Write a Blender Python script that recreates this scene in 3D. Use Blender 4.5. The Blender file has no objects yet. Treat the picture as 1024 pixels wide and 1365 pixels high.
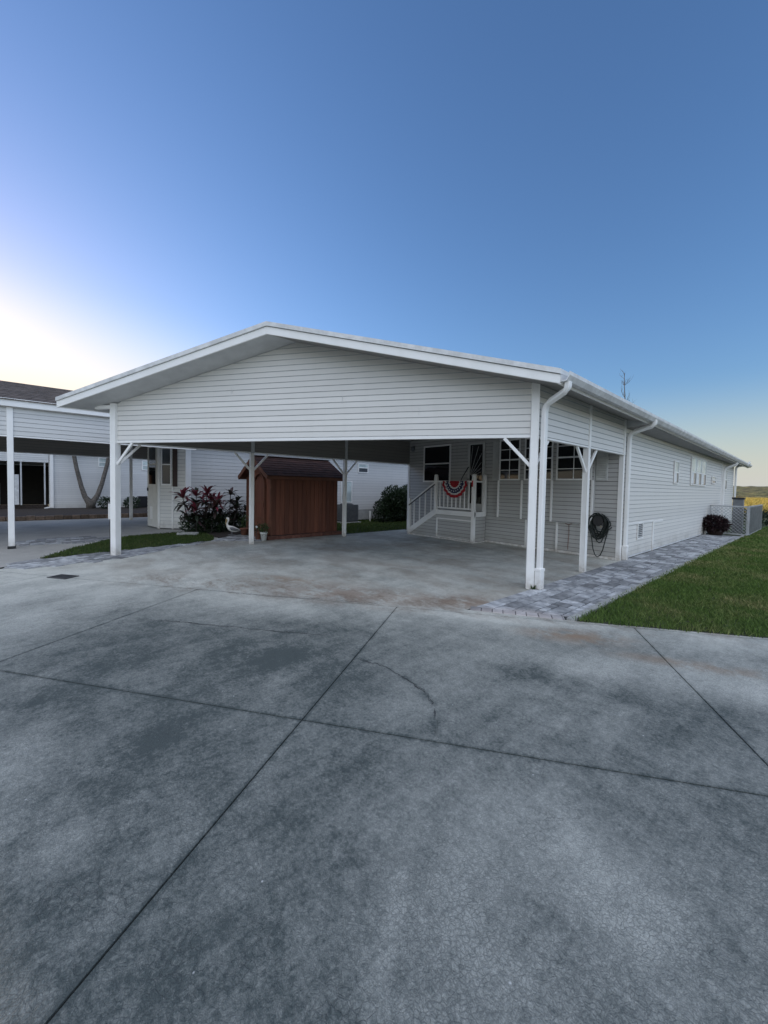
import bpy, math, random
import numpy as np
from mathutils import Vector, Matrix
random.seed(7); np.random.seed(7)
R = math.radians
scene = bpy.context.scene
COL = scene.collection

# ------------------------------------------------------------------ camera
CX, CY, CZ = 0.0, 0.0, 1.6
pitch, roll, yaw = 0.0352, 0.0192, 0.8551
fw = Vector((-math.sin(yaw)*math.cos(pitch), math.cos(yaw)*math.cos(pitch), -math.sin(pitch)))
rt = Vector((math.cos(yaw), math.sin(yaw), 0)); up = rt.cross(fw)
r2 = rt*math.cos(roll)+up*math.sin(roll); u2 = up*math.cos(roll)-rt*math.sin(roll)
cam = bpy.data.cameras.new("camera"); camo = bpy.data.objects.new("camera", cam); COL.objects.link(camo)
camo.matrix_world = Matrix(((r2.x, u2.x, -fw.x, CX), (r2.y, u2.y, -fw.y, CY), (r2.z, u2.z, -fw.z, CZ), (0, 0, 0, 1)))
cam.sensor_width = 36; cam.lens = 511.96*36/1365; cam.shift_y = -15.12/1365
cam.clip_start = 0.05; cam.clip_end = 4000
scene.camera = camo

# ------------------------------------------------------------------ light
SUN_AZ, SUN_EL = R(-105), R(2.2)          # azimuth from +Y towards +X
w = bpy.data.worlds.new("World"); scene.world = w; w.use_nodes = True
nt = w.node_tree; nt.nodes.clear()
out = nt.nodes.new("ShaderNodeOutputWorld"); bg = nt.nodes.new("ShaderNodeBackground")
sky = nt.nodes.new("ShaderNodeTexSky"); sky.sky_type = 'NISHITA'; sky.sun_disc = False
sky.sun_elevation = SUN_EL; sky.sun_rotation = SUN_AZ; sky.altitude = 0; sky.air_density = 1.0; sky.dust_density = 0.8; sky.ozone_density = 3.2
SKY_STRENGTH = 0.70
SKY_TINT = (1.10, .935, .96)
FILL_GLOW = (1.05, 1.04, 1.01)
bg.inputs['Strength'].default_value = SKY_STRENGTH
# pale glow added to the sky away from the sun to brighten street-side walls
tcw = nt.nodes.new("ShaderNodeTexCoord"); dt = nt.nodes.new("ShaderNodeVectorMath"); dt.operation = 'DOT_PRODUCT'
nt.links.new(tcw.outputs['Generated'], dt.inputs[0]); dt.inputs[1].default_value = Vector((.58, -.42, .70)).normalized()
mrw = nt.nodes.new("ShaderNodeMapRange"); mrw.interpolation_type = 'SMOOTHSTEP'; nt.links.new(dt.outputs['Value'], mrw.inputs[0])
mrw.inputs[1].default_value = .15; mrw.inputs[2].default_value = .95; mrw.inputs[3].default_value = 0; mrw.inputs[4].default_value = 1
tint = nt.nodes.new("ShaderNodeMix"); tint.data_type = 'RGBA'; tint.blend_type = 'MULTIPLY'; tint.inputs[0].default_value = 1
nt.links.new(sky.outputs[0], tint.inputs[6]); tint.inputs[7].default_value = (*SKY_TINT, 1)
hz = nt.nodes.new("ShaderNodeMix"); hz.data_type = 'RGBA'; hz.blend_type = 'ADD'; nt.links.new(mrw.outputs[0], hz.inputs[0])
nt.links.new(tint.outputs[2], hz.inputs[6]); hz.inputs[7].default_value = (*[c/SKY_STRENGTH for c in FILL_GLOW], 1)
# pale low mist along the horizon away from the sunrise
sxy = nt.nodes.new("ShaderNodeSeparateXYZ"); nt.links.new(tcw.outputs['Generated'], sxy.inputs[0])
m1 = nt.nodes.new("ShaderNodeMapRange"); m1.interpolation_type = 'SMOOTHSTEP'; nt.links.new(sxy.outputs[2], m1.inputs[0])
m1.inputs[1].default_value = .24; m1.inputs[2].default_value = -.02; m1.inputs[3].default_value = 0; m1.inputs[4].default_value = .85
d2 = nt.nodes.new("ShaderNodeVectorMath"); d2.operation = 'DOT_PRODUCT'; nt.links.new(tcw.outputs['Generated'], d2.inputs[0])
d2.inputs[1].default_value = (math.sin(SUN_AZ), math.cos(SUN_AZ), 0)
m2_ = nt.nodes.new("ShaderNodeMapRange"); m2_.interpolation_type = 'SMOOTHSTEP'; nt.links.new(d2.outputs['Value'], m2_.inputs[0])
m2_.inputs[1].default_value = .97; m2_.inputs[2].default_value = .55; m2_.inputs[3].default_value = 0; m2_.inputs[4].default_value = 1
mm = nt.nodes.new("ShaderNodeMath"); mm.operation = 'MULTIPLY'; nt.links.new(m1.outputs[0], mm.inputs[0]); nt.links.new(m2_.outputs[0], mm.inputs[1])
ms = nt.nodes.new("ShaderNodeMix"); ms.data_type = 'RGBA'; nt.links.new(mm.outputs[0], ms.inputs[0]); nt.links.new(hz.outputs[2], ms.inputs[6])
ms.inputs[7].default_value = (.66/SKY_STRENGTH, .70/SKY_STRENGTH, .69/SKY_STRENGTH, 1)
g1 = nt.nodes.new("ShaderNodeMapRange"); g1.interpolation_type = 'SMOOTHSTEP'; nt.links.new(sxy.outputs[2], g1.inputs[0])
g1.inputs[1].default_value = .38; g1.inputs[2].default_value = .12; g1.inputs[3].default_value = 0; g1.inputs[4].default_value = .95
g2 = nt.nodes.new("ShaderNodeMapRange"); g2.interpolation_type = 'SMOOTHSTEP'; nt.links.new(d2.outputs['Value'], g2.inputs[0])
g2.inputs[1].default_value = .66; g2.inputs[2].default_value = .97; g2.inputs[3].default_value = 0; g2.inputs[4].default_value = 1
gm_ = nt.nodes.new("ShaderNodeMath"); gm_.operation = 'MULTIPLY'; nt.links.new(g1.outputs[0], gm_.inputs[0]); nt.links.new(g2.outputs[0], gm_.inputs[1])
gs = nt.nodes.new("ShaderNodeMix"); gs.data_type = 'RGBA'; nt.links.new(gm_.outputs[0], gs.inputs[0]); nt.links.new(ms.outputs[2], gs.inputs[6])
gs.inputs[7].default_value = (1.02/SKY_STRENGTH, .93/SKY_STRENGTH, .74/SKY_STRENGTH, 1)
nt.links.new(gs.outputs[2], bg.inputs[0]); nt.links.new(bg.outputs[0], out.inputs[0])
sl = bpy.data.lights.new("sun", 'SUN'); sl.energy = 5.0; sl.angle = R(0.6); sl.color = (1.0, 0.78, 0.5)
so = bpy.data.objects.new("sun", sl); COL.objects.link(so)
sd = Vector((math.sin(SUN_AZ)*math.cos(SUN_EL), math.cos(SUN_AZ)*math.cos(SUN_EL), math.sin(SUN_EL)))
so.rotation_euler = sd.to_track_quat('Z', 'Y').to_euler()
scene.view_settings.view_transform = 'Standard'; scene.view_settings.look = 'None'
scene.view_settings.exposure = 0; scene.view_settings.gamma = 1

# ------------------------------------------------------------------ materials
class NT:
    def __init__(s, name):
        s.m = bpy.data.materials.new(name); s.m.use_nodes = True; s.t = s.m.node_tree
        s.b = s.t.nodes["Principled BSDF"]; s.o = s.t.nodes["Material Output"]
        s.tc = s.t.nodes.new("ShaderNodeTexCoord")
    def n(s, typ, **kw):
        x = s.t.nodes.new(typ)
        for k, v in kw.items(): setattr(x, k, v)
        return x
    def l(s, a, b): s.t.links.new(a, b)
    def val(s, x, sock):
        if isinstance(x, (int, float)): sock.default_value = x
        else: s.l(x, sock)
    def noise(s, scale, detail=4, rough=.55, vec=None, dist=0):
        x = s.n("ShaderNodeTexNoise"); x.inputs['Scale'].default_value = scale; x.inputs['Detail'].default_value = detail
        x.inputs['Roughness'].default_value = rough; x.inputs['Distortion'].default_value = dist
        s.l(vec if vec is not None else s.tc.outputs['Object'], x.inputs['Vector']); return x.outputs['Fac']
    def mapv(s, sc=(1, 1, 1), rot=(0, 0, 0), loc=(0, 0, 0)):
        x = s.n("ShaderNodeMapping"); x.inputs['Scale'].default_value = sc; x.inputs['Rotation'].default_value = rot; x.inputs['Location'].default_value = loc
        s.l(s.tc.outputs['Object'], x.inputs['Vector']); return x.outputs[0]
    def mr(s, x, a, b, c=0, d=1, smooth=True):
        r = s.n("ShaderNodeMapRange"); r.interpolation_type = 'SMOOTHSTEP' if smooth else 'LINEAR'
        s.val(x, r.inputs[0]); r.inputs[1].default_value = a; r.inputs[2].default_value = b; r.inputs[3].default_value = c; r.inputs[4].default_value = d
        return r.outputs[0]
    def math(s, op, a, b=0.0):
        r = s.n("ShaderNodeMath"); r.operation = op; s.val(a, r.inputs[0]); s.val(b, r.inputs[1]); return r.outputs[0]
    def mix(s, f, a, b, mode='MIX'):
        r = s.n("ShaderNodeMix"); r.data_type = 'RGBA'; r.blend_type = mode; s.val(f, r.inputs[0])
        for x, k in ((a, 6), (b, 7)):
            if isinstance(x, tuple): r.inputs[k].default_value = (*x, 1)
            else: s.l(x, r.inputs[k])
        return r.outputs[2]
    def base(s, c):
        if isinstance(c, tuple): s.b.inputs['Base Color'].default_value = (*c, 1)
        else: s.l(c, s.b.inputs['Base Color'])
    def rough(s, x): s.val(x, s.b.inputs['Roughness'])
    def bump(s, h, strength=.3, dist=.01):
        r = s.n("ShaderNodeBump"); r.inputs['Strength'].default_value = strength; r.inputs['Distance'].default_value = dist
        s.l(h, r.inputs['Height']); s.l(r.outputs[0], s.b.inputs['Normal'])
    def island(s): return s.n("ShaderNodeNewGeometry").outputs['Random Per Island']
    def spot(s, x, y, r0, r1, sx=1, sy=1, rot=0):
        v = s.mapv((sx, sy, 0), (0, 0, 0)) if rot == 0 else None
        m1 = s.n("ShaderNodeVectorMath", operation='SUBTRACT'); s.l(s.tc.outputs['Object'], m1.inputs[0]); m1.inputs[1].default_value = (x, y, 0)
        m2 = s.n("ShaderNodeVectorRotate"); m2.rotation_type = 'Z_AXIS'; m2.inputs['Angle'].default_value = -rot; s.l(m1.outputs[0], m2.inputs['Vector'])
        m3 = s.n("ShaderNodeVectorMath", operation='MULTIPLY'); s.l(m2.outputs[0], m3.inputs[0]); m3.inputs[1].default_value = (1/sx, 1/sy, 0)
        m4 = s.n("ShaderNodeVectorMath", operation='LENGTH'); s.l(m3.outputs[0], m4.inputs[0])
        return s.mr(m4.outputs['Value'], r0, r1, 1, 0)

def simple(name, c, rough=.6, var=.12, scale=4, bump=0, bscale=60, metal=0, island=0, spec=.5, dark=None):
    m = NT(name); f = m.noise(scale, 5)
    c2 = tuple(x*(1-var*1.6) for x in c) if dark is None else dark
    col = m.mix(m.mr(f, .3, .7), c2, c)
    if island:
        k = m.mr(m.island(), 0, 1, 1-island, 1+island, False)
        cc = m.n("ShaderNodeVectorMath", operation='SCALE'); m.l(col, cc.inputs[0]); m.l(k, cc.inputs['Scale']); col = cc.outputs[0]
    m.base(col); m.rough(rough); m.b.inputs['Metallic'].default_value = metal; m.b.inputs['Specular IOR Level'].default_value = spec
    if bump: m.bump(m.noise(bscale, 4), bump, .01)
    return m.m

def siding_mat(name, c, dirt=.12):
    m = NT(name)
    big = m.mr(m.noise(.7, 4), .35, .7); streak = m.mr(m.noise(1.0, 5, .6, m.mapv((7, 7, .5))), .45, .8)
    col = m.mix(m.math('MULTIPLY', big, dirt), c, (c[0]*.72, c[1]*.74, c[2]*.74))
    col = m.mix(m.math('MULTIPLY', streak, dirt*.8), col, (c[0]*.7, c[1]*.68, c[2]*.63))
    spz = m.n("ShaderNodeSeparateXYZ"); m.l(m.tc.outputs['Object'], spz.inputs[0])
    low = m.math('MULTIPLY', m.mr(spz.outputs[2], .55, .02), m.mr(m.noise(2.4, 6, .7), .35, .7, .25, 1))
    col = m.mix(m.math('MULTIPLY', low, .5), col, (.30, .27, .22))
    k = m.mr(m.island(), 0, 1, .94, 1.04, False)
    cc = m.n("ShaderNodeVectorMath", operation='SCALE'); m.l(col, cc.inputs[0]); m.l(k, cc.inputs['Scale'])
    m.base(cc.outputs[0]); m.rough(.48)
    m.bump(m.noise(9, 3, .5, m.mapv((.4, .4, 3))), .12, .01)
    return m.m

SIDING = siding_mat("white_vinyl_siding", (.745, .72, .68))
SIDING_IN = siding_mat("shade_darkened_siding", (.50, .49, .47), .22)  # copy of the white siding, darkened to stand for carport shade
SIDING_B = siding_mat("grey_white_siding", (.62, .612, .595), .16)
GROOVE = simple("painted_lap_shadow", (.50, .50, .50), .7, .1)  # lap shadow put into a grey strip along each recessed course
GROOVE_IN = simple('painted_lap_shadow_dark', (.20, .195, .185), .8, .1)  # darker lap shadow strip for the siding under the carport
tm = NT("white_painted_trim"); spz = tm.n("ShaderNodeSeparateXYZ"); tm.l(tm.tc.outputs['Object'], spz.inputs[0])
tcl = tm.mix(tm.mr(tm.noise(3, 5), .35, .75, 0, .35), (.90, .885, .86), (.74, .72, .68)); tcl = tm.mix(tm.math('MULTIPLY', tm.mr(tm.noise(26, 5, .7), .62, .72), .25), tcl, (.45, .42, .37))
tcl = tm.mix(tm.math('MULTIPLY', tm.mr(spz.outputs[2], .30, .0), tm.mr(tm.noise(9, 5, .7), .3, .65, .2, .8)), tcl, (.42, .37, .31))
tm.base(tcl); tm.rough(.45); TRIM = tm.m
TRIM_DIRTY = simple("weathered_white_trim", (.78, .78, .77), .5, .16, 5)
CEIL = simple("shade_toned_panel", (.26, .25, .24), .55, .08, 2)  # pale panels darkened, carport and eave shade put into the colour
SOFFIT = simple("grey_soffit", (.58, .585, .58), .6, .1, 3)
INNER = siding_mat("shade_darkened_tan_siding", (.25, .23, .205))  # tan-grey inner faces, darkened further to stand for carport shade
DARKGAP = simple("dark_gap", (.03, .03, .03), .9)
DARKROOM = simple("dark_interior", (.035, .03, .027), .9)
BLACK = simple("black_plastic", (.018, .018, .02), .42, .2, 20)
HOSE = simple("dark_green_rubber_hose", (.013, .02, .017), .38, .2, 10)
GREYMETAL = simple("grey_metal", (.2, .21, .22), .5, .15, 6)
DARKGREY = simple("dark_grey_metal", (.06, .062, .066), .5, .2, 6)
IRON = simple("cast_iron", (.075, .075, .077), .7, .3, 30)
TERRA = simple("terracotta", (.26, .11, .07), .8, .2, 8)
WHITEPOT = simple("white_glazed_pot", (.78, .78, .75), .35, .08)
SOIL = simple("dark_mulch", (.045, .032, .025), .95, .4, 25, .8, 40)
CURBM = simple("pale_concrete_edging", (.42, .42, .40), .85, .2, 12, .4, 60)
BIRDW = simple("white_painted_resin", (.75, .73, .68), .5, .12, 20)
BIRDG = simple("grey_painted_feathers", (.16, .16, .17), .6, .3, 30)
BEAK = simple("ochre_beak", (.42, .28, .10), .5)
REDCLOTH = simple("red_cloth", (.42, .025, .035), .8, .15, 20)
WHITECLOTH = simple("white_cloth", (.72, .71, .69), .8, .1, 20)
NAVY = simple("navy_cloth", (.025, .03, .09), .8, .15, 20)
BARK = simple("grey_bark", (.16, .14, .12), .9, .35, 12, .6, 40)
BARKD = simple("dark_branch_bark", (.09, .08, .075), .9, .3, 12)
REDBRICK = simple("worn_red_brick", (.17, .072, .052), .9, .25, 14, .5, 50, island=.3)
TANBRICK = simple("weathered_tan_brick", (.23, .165, .125), .9, .25, 12, .5, 50, island=.35)
SHUTTERM = simple("pale_grey_shutter", (.60, .60, .57), .6, .1)
BROWN = simple("dark_brown_shutter", (.05, .028, .024), .6)
CREAM = simple("cream_door_paint", (.74, .725, .67), .5, .06)
CABINET = simple("grey_cabinet", (.42, .44, .43), .6)
REDTAG = simple("red_label", (.5, .03, .03), .6)
CAST = simple("amber_brown_cloth", (.25, .11, .05), .9)
SHEDWOOD_N = NT("red_brown_shed_boards")
f1 = SHEDWOOD_N.noise(1.2, 5, .6, SHEDWOOD_N.mapv((6, 6, .6))); k = SHEDWOOD_N.mr(SHEDWOOD_N.island(), 0, 1, .75, 1.2, False)
col = SHEDWOOD_N.mix(SHEDWOOD_N.mr(f1, .3, .75), (.11, .036, .02), (.18, .062, .034))
cc = SHEDWOOD_N.n("ShaderNodeVectorMath", operation='SCALE'); SHEDWOOD_N.l(col, cc.inputs[0]); SHEDWOOD_N.l(k, cc.inputs['Scale'])
SHEDWOOD_N.base(cc.outputs[0]); SHEDWOOD_N.rough(.7); SHEDWOOD_N.bump(SHEDWOOD_N.noise(8, 6, .6, SHEDWOOD_N.mapv((8, 8, .7))), .4, .01)
SHEDWOOD = SHEDWOOD_N.m
SHEDTRIM = simple("red_brown_trim", (.15, .056, .03), .7, .2, 6)

def shingle(name, c):
    m = NT(name); f = m.noise(5, 6, .7, m.mapv((1, 1, 4))); g = m.noise(90, 2)
    k = m.mr(m.island(), 0, 1, .82, 1.18, False)
    col = m.mix(m.mr(f, .3, .7), tuple(x*.6 for x in c), tuple(x*1.25 for x in c))
    cc = m.n("ShaderNodeVectorMath", operation='SCALE'); m.l(col, cc.inputs[0]); m.l(k, cc.inputs['Scale'])
    m.base(cc.outputs[0]); m.rough(.95); m.bump(g, .5, .004); return m.m
SHINGLE_RED = shingle("dark_red_shingles", (.062, .028, .022))
SHINGLE_BR = shingle("brown_shingles", (.12, .095, .08))

def glass(name, c, rough=.04):
    m = NT(name); m.base(m.mix(m.mr(m.noise(1.5), .3, .7), c, tuple(x*.5 for x in c))); m.rough(rough)
    m.b.inputs['Specular IOR Level'].default_value = .6; return m.m
GLASS = glass("dark_window_glass", (.012, .014, .018))
BLIND = glass("window_glass_over_white_blind", (.74, .84, .82), .2)
CURTAIN = simple('white_curtain', (.85, .86, .86), .5, .08, 6)
BLINDLOW = glass("window_glass_over_grey_blind", (.10, .115, .13), .06)

def leafmat(name, a, b, rough=.5, trans=.25):
    m = NT(name); isl = m.island(); col = m.mix(isl, a, b)
    col = m.mix(m.mr(m.noise(3), .35, .7, 0, .5), col, tuple(x*.55 for x in a))
    m.base(col); m.rough(rough)
    tr = m.n("ShaderNodeBsdfTranslucent"); m.l(col, tr.inputs['Color'])
    mx = m.n("ShaderNodeMixShader"); mx.inputs[0].default_value = trans
    m.l(m.b.outputs[0], mx.inputs[1]); m.l(tr.outputs[0], mx.inputs[2]); m.l(mx.outputs[0], m.o.inputs['Surface'])
    return m.m
LEAF_DARK = leafmat("dark_green_leaves", (.014, .028, .012), (.04, .07, .028))
LEAF_MID = leafmat("green_leaves", (.03, .06, .015), (.07, .11, .035))
LEAF_TI = leafmat("burgundy_leaves", (.03, .03, .02), (.34, .04, .08))
LEAF_TID = leafmat("dark_purple_green_leaves", (.022, .036, .02), (.075, .035, .042))
LEAF_BURG = leafmat("dark_burgundy_leaves", (.015, .008, .01), (.05, .02, .022))

def grass_mat(name, a, b, dry, dryamt):
    m = NT(name); isl = m.island(); col = m.mix(isl, a, b)
    patch = m.mr(m.noise(.9, 5, .65), .42, .72); k2 = m.mr(m.n("ShaderNodeNewGeometry").outputs['Random Per Island'], .45, .9)
    col = m.mix(m.math('MULTIPLY', m.math('MULTIPLY', patch, dryamt), m.math('ADD', k2, .25)), col, dry)
    m.base(col); m.rough(.75); m.b.inputs['Specular IOR Level'].default_value = .25
    tr = m.n("ShaderNodeBsdfTranslucent"); m.l(col, tr.inputs['Color'])
    mx = m.n("ShaderNodeMixShader"); mx.inputs[0].default_value = .3
    m.l(m.b.outputs[0], mx.inputs[1]); m.l(tr.outputs[0], mx.inputs[2]); m.l(mx.outputs[0], m.o.inputs['Surface'])
    return m.m
GRASS = grass_mat("lawn_blades", (.055, .10, .022), (.17, .26, .06), (.40, .34, .16), .85)
GRASS2 = grass_mat("dark_turf_blades", (.04, .075, .02), (.10, .145, .04), (.16, .14, .06), .4)  # darker green than the right-hand lawn
LAWNBASE = simple("lawn_soil", (.05, .065, .025), .95, .4, 3, .6, 30, dark=(.03, .03, .016))

# concrete: broad grime, tyre lanes, rust, map cracking, pale chips
def concrete(name, light, dark, grime):
    m = NT(name)
    n1 = m.noise(.55, 6, .62, None, .6); n2 = m.noise(2.6, 10, .76); n3 = m.noise(16, 6, .7); n4 = m.noise(120, 3, .6)
    g = m.mr(n1, .36, .66)
    if grime:
        sp = m.n("ShaderNodeSeparateXYZ"); m.l(m.tc.outputs['Object'], sp.inputs[0])
        # t runs across the drive from the street up to the carport
        t = m.math('ADD', m.math('MULTIPLY', m.math('ADD', sp.outputs[0], 2.28), -.592), m.math('MULTIPLY', m.math('ADD', sp.outputs[1], -1.29), .806))
        near = m.mr(t, 3.0, 1.4)
        s_ = m.math('ADD', m.math('MULTIPLY', m.math('ADD', sp.outputs[0], 2.28), .806), m.math('MULTIPLY', m.math('ADD', sp.outputs[1], -1.29), .592))
        right = m.mr(s_, -5.2, -2.2)
        g = m.math('ADD', m.math('MULTIPLY', g, .45), m.math('MULTIPLY', m.math('MULTIPLY', near, right), .74))
        for (x, y, r0, r1, sx, sy, rot, amt) in [(-3.3, 1.5, .2, 1, 1.1, .55, .63, .35), (-1.5, 3.15, .1, 1, 1.0, .6, .6, .32), (-1.25, .95, .1, 1, .35, .3, .3, .25), (-2.6, .3, .1, 1, .9, .28, 2.2, .3), (-3.6, -.1, .1, 1, 1.0, .3, 2.2, .28), (-2.72, 2.17, .0, 1, .16, .08, .3, .4), (-2.3, 2.24, .0, 1, .2, .07, 0, .4), (-1.95, 2.17, .0, 1, .17, .07, -.4, .45), (-1.68, 1.95, .0, 1, .22, .07, -.9, .3),
                (-6.2, 6.4, .1, 1, 2.4, .5, .5, .25), (-7.6, 8.4, .2, 1, 2.2, 1.1, .1, .3), (-4.2, 8.8, .2, 1, 1.6, 1.1, .1, .28), (-5.3, 4.1, .1, 1, 1.6, .35, .63, .3), (-3.6, 4.3, .1, 1, .9, .22, .63, .3)]:
            g = m.math('ADD', g, m.math('MULTIPLY', m.math('MULTIPLY', m.spot(x, y, r0, r1, sx, sy, rot), m.mr(n2, .33, .62, .2, .95)), amt*.8))
        for (x, y, r0, r1, sx, sy, rot, amt) in [(-.55, 1.65, .1, 1, .55, .4, 2.3, .28), (-6.6, 4.9, .1, 1, 2.0, .8, .5, .55), (-2.95, 1.55, .1, 1, .2, 1.1, .58, .18), (-1.03, 1.0, .1, 1, .06, .9, .62, .16),
                (-2.1, 1.75, .1, 1, .5, .3, .6, .22), (-.05, 4.6, .3, 1, 3, .6, .63, .5), (-2.5, 4.25, .2, 1, 1.4, .25, .63, .4), (-9, 1.3, .3, 1, 3, 2, .63, .3)]:
            g = m.math('SUBTRACT', g, m.math('MULTIPLY', m.spot(x, y, r0, r1, sx, sy, rot), amt))
    g = m.math('ADD', g, m.math('MULTIPLY', m.math('ADD', n2, -.5), 1.15 if grime else .7))
    g = m.math('ADD', g, m.math('MULTIPLY', m.math('ADD', n3, -.5), .8 if grime else .5))
    g = m.math('ADD', g, m.math('MULTIPLY', m.math('ADD', m.noise(48, 4, .7), -.5), 1.0 if grime else .5))
    if grime:
        st_ = m.noise(1.0, 7, .7, m.mapv((5.5, .8, 1), (0, 0, -.65)))
        g = m.math('ADD', g, m.math('MULTIPLY', m.math('ADD', st_, -.5), .75))
        for v_, L_ in ((s_, ((-5.92, .01), (-2.93, .004), (-.01, .062), (2.81, .07), (5.8, .05))), (t, ((0.0, 0), (2.62, 0)))):
            for q_, k_ in L_: g = m.math('ADD', g, m.math('MULTIPLY', m.mr(t, 2.7, 2.64), m.mr(m.math('ABSOLUTE', m.math('ADD', m.math('ADD', v_, -q_), m.math('MULTIPLY', t, -k_))), .0, .035, .22, 0)))
    g = m.mr(g, -.12, 1.3, 0, 1, False)
    col = m.mix(g, light, dark)
    if grime:
        for (x, y, sx, sy, rot, amt) in [(-4.6, 3.35, 2.2, .8, .63, .6), (-3.25, 4.45, 1.2, .55, .63, .75), (-6.0, 3.0, 1.2, .35, .63, .65), (-1.75, 4.35, .9, .35, .63, .8), (-.75, 4.5, 1.2, .2, .5, .6), (-5.6, 5.4, 1.3, .3, .5, .35), (-.35, .95, .09, .07, 0, .5), (-2.7, 4.75, .3, .25, .63, .5)]:
            msk = m.math('MULTIPLY', m.spot(x, y, 0, 1, sx, sy, rot), m.mr(m.noise(3.1, 7, .7), .36, .56))
            col = m.mix(m.math('MULTIPLY', msk, amt), col, (.215, .125, .075) if y > 1 and x > -5 and x < -2 else (.27, .175, .104))
    if grime:   # brown stains plus a warm bounce-light tone put into the carport slab colour
        wm = m.math('MULTIPLY', m.math('MULTIPLY', m.mr(t, 2.5, 4.0), m.mr(m.noise(.8, 6, .65, m.mapv((1, 1.6, 1))), .38, .66)), .55)
        col = m.mix(wm, col, (.23, .185, .14))
    if grime:
        bd = m.math('MULTIPLY', m.mr(m.math('ABSOLUTE', m.math('ADD', t, -2.95)), .75, .05), m.mr(m.noise(1.4, 8, .72, m.mapv((1, 2.2, 1), (0, 0, -.63))), .42, .60))
        bd = m.math('MULTIPLY', bd, m.mr(s_, -5.5, -3.5)); bd = m.math('MULTIPLY', bd, m.mr(n3, .3, .65, .5, 1))
        col = m.mix(m.math('MULTIPLY', bd, .72), col, (.17, .118, .08))
    # map cracking
    warp = m.n("ShaderNodeVectorMath", operation='ADD'); m.l(m.tc.outputs['Object'], warp.inputs[0])
    nz = m.n("ShaderNodeTexNoise"); nz.inputs['Scale'].default_value = 19; nz.inputs['Detail'].default_value = 5; m.l(m.tc.outputs['Object'], nz.inputs['Vector'])
    sc = m.n("ShaderNodeVectorMath", operation='SCALE'); m.l(nz.outputs['Color'], sc.inputs[0]); sc.inputs['Scale'].default_value = .055
    m.l(sc.outputs[0], warp.inputs[1])
    vo = m.n("ShaderNodeTexVoronoi", feature='DISTANCE_TO_EDGE'); vo.inputs['Scale'].default_value = 27; m.l(warp.outputs[0], vo.inputs['Vector'])
    vf = m.n("ShaderNodeTexVoronoi", feature='DISTANCE_TO_EDGE'); vf.inputs['Scale'].default_value = 55; m.l(warp.outputs[0], vf.inputs['Vector'])
    pm1 = m.mr(m.noise(1.3, 5, .65), .36, .64); pm2 = m.mr(m.noise(5, 4, .6), .3, .65, .35, 1)
    ck = m.math('MULTIPLY', m.math('MULTIPLY', m.mr(vo.outputs['Distance'], .0, .09, .85, 0), pm1), pm2)
    ck = m.math('MAXIMUM', ck, m.math('MULTIPLY', m.mr(vf.outputs['Distance'], .0, .2, .55, 0), m.mr(pm1, 0, 1, 1, .45)))
    if grime: ck = m.math('MULTIPLY', ck, near)
    else: ck = m.math('MULTIPLY', ck, .2)
    col = m.mix(m.math('MULTIPLY', ck, .52), col, (.022, .026, .03))
    col = m.mix(m.mr(n4, .62, .78, 0, .35), col, (.5, .5, .49)); col = m.mix(m.mr(n4, .40, .27, 0, .45), col, (.05, .052, .055))
    gr = m.n("ShaderNodeVectorMath", operation='SCALE'); m.l(col, gr.inputs[0]); m.l(m.mr(m.noise(210, 2, .7), .25, .75, .62, 1.4, False), gr.inputs['Scale']); col = gr.outputs[0]
    v2 = m.n("ShaderNodeTexVoronoi"); v2.inputs['Scale'].default_value = 7; m.l(m.tc.outputs['Object'], v2.inputs['Vector'])
    sep = m.n("ShaderNodeSeparateColor"); m.l(v2.outputs['Color'], sep.inputs[0])
    chip = m.math('MULTIPLY', m.mr(m.math('ADD', v2.outputs['Distance'], m.math('MULTIPLY', n4, .05)), .04, .075, 1, 0), m.mr(sep.outputs[0], .66, .70))
    col = m.mix(m.math('MULTIPLY', chip, .7), col, (.62, .62, .6))
    m.base(col); m.rough(m.mr(n2, .3, .7, .78, .92))
    h = m.math('SUBTRACT', m.math('ADD', m.math('MULTIPLY', n4, .5), m.math('MULTIPLY', n3, .6)), m.math('MULTIPLY', ck, 1.2))
    m.bump(h, .45, .006); return m.m
CONC = concrete("weathered_driveway_concrete", (.585, .58, .52), (.072, .086, .081), True)
CONC2 = concrete("pale_driveway_concrete", (.46, .445, .41), (.31, .30, .28), False)
CRACKM = simple("dark_crack_filler", (.06, .063, .066), .95, .4, 30)  # dark tone of cracks, joint filler and paver bedding

PV = NT("slate_grey_pavers"); isl = PV.island(); n1 = PV.noise(7, 6, .65); n2 = PV.noise(40, 4)
c_ = PV.mix(PV.mr(n1, .3, .7), (.20, .205, .215), (.46, .465, .47)); k_ = PV.mr(isl, 0, 1, .5, 1.45, False)
sc_ = PV.n("ShaderNodeVectorMath", operation='SCALE'); PV.l(c_, sc_.inputs[0]); PV.l(k_, sc_.inputs['Scale'])
rst = PV.math('MULTIPLY', PV.spot(-2.5, 4.45, .2, 1, 1.0, .42, .62), .75)
PV.base(PV.mix(rst, sc_.outputs[0], (.46, .40, .375))); PV.rough(.85); PV.bump(n2, .4, .006); PAVER = PV.m

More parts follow.
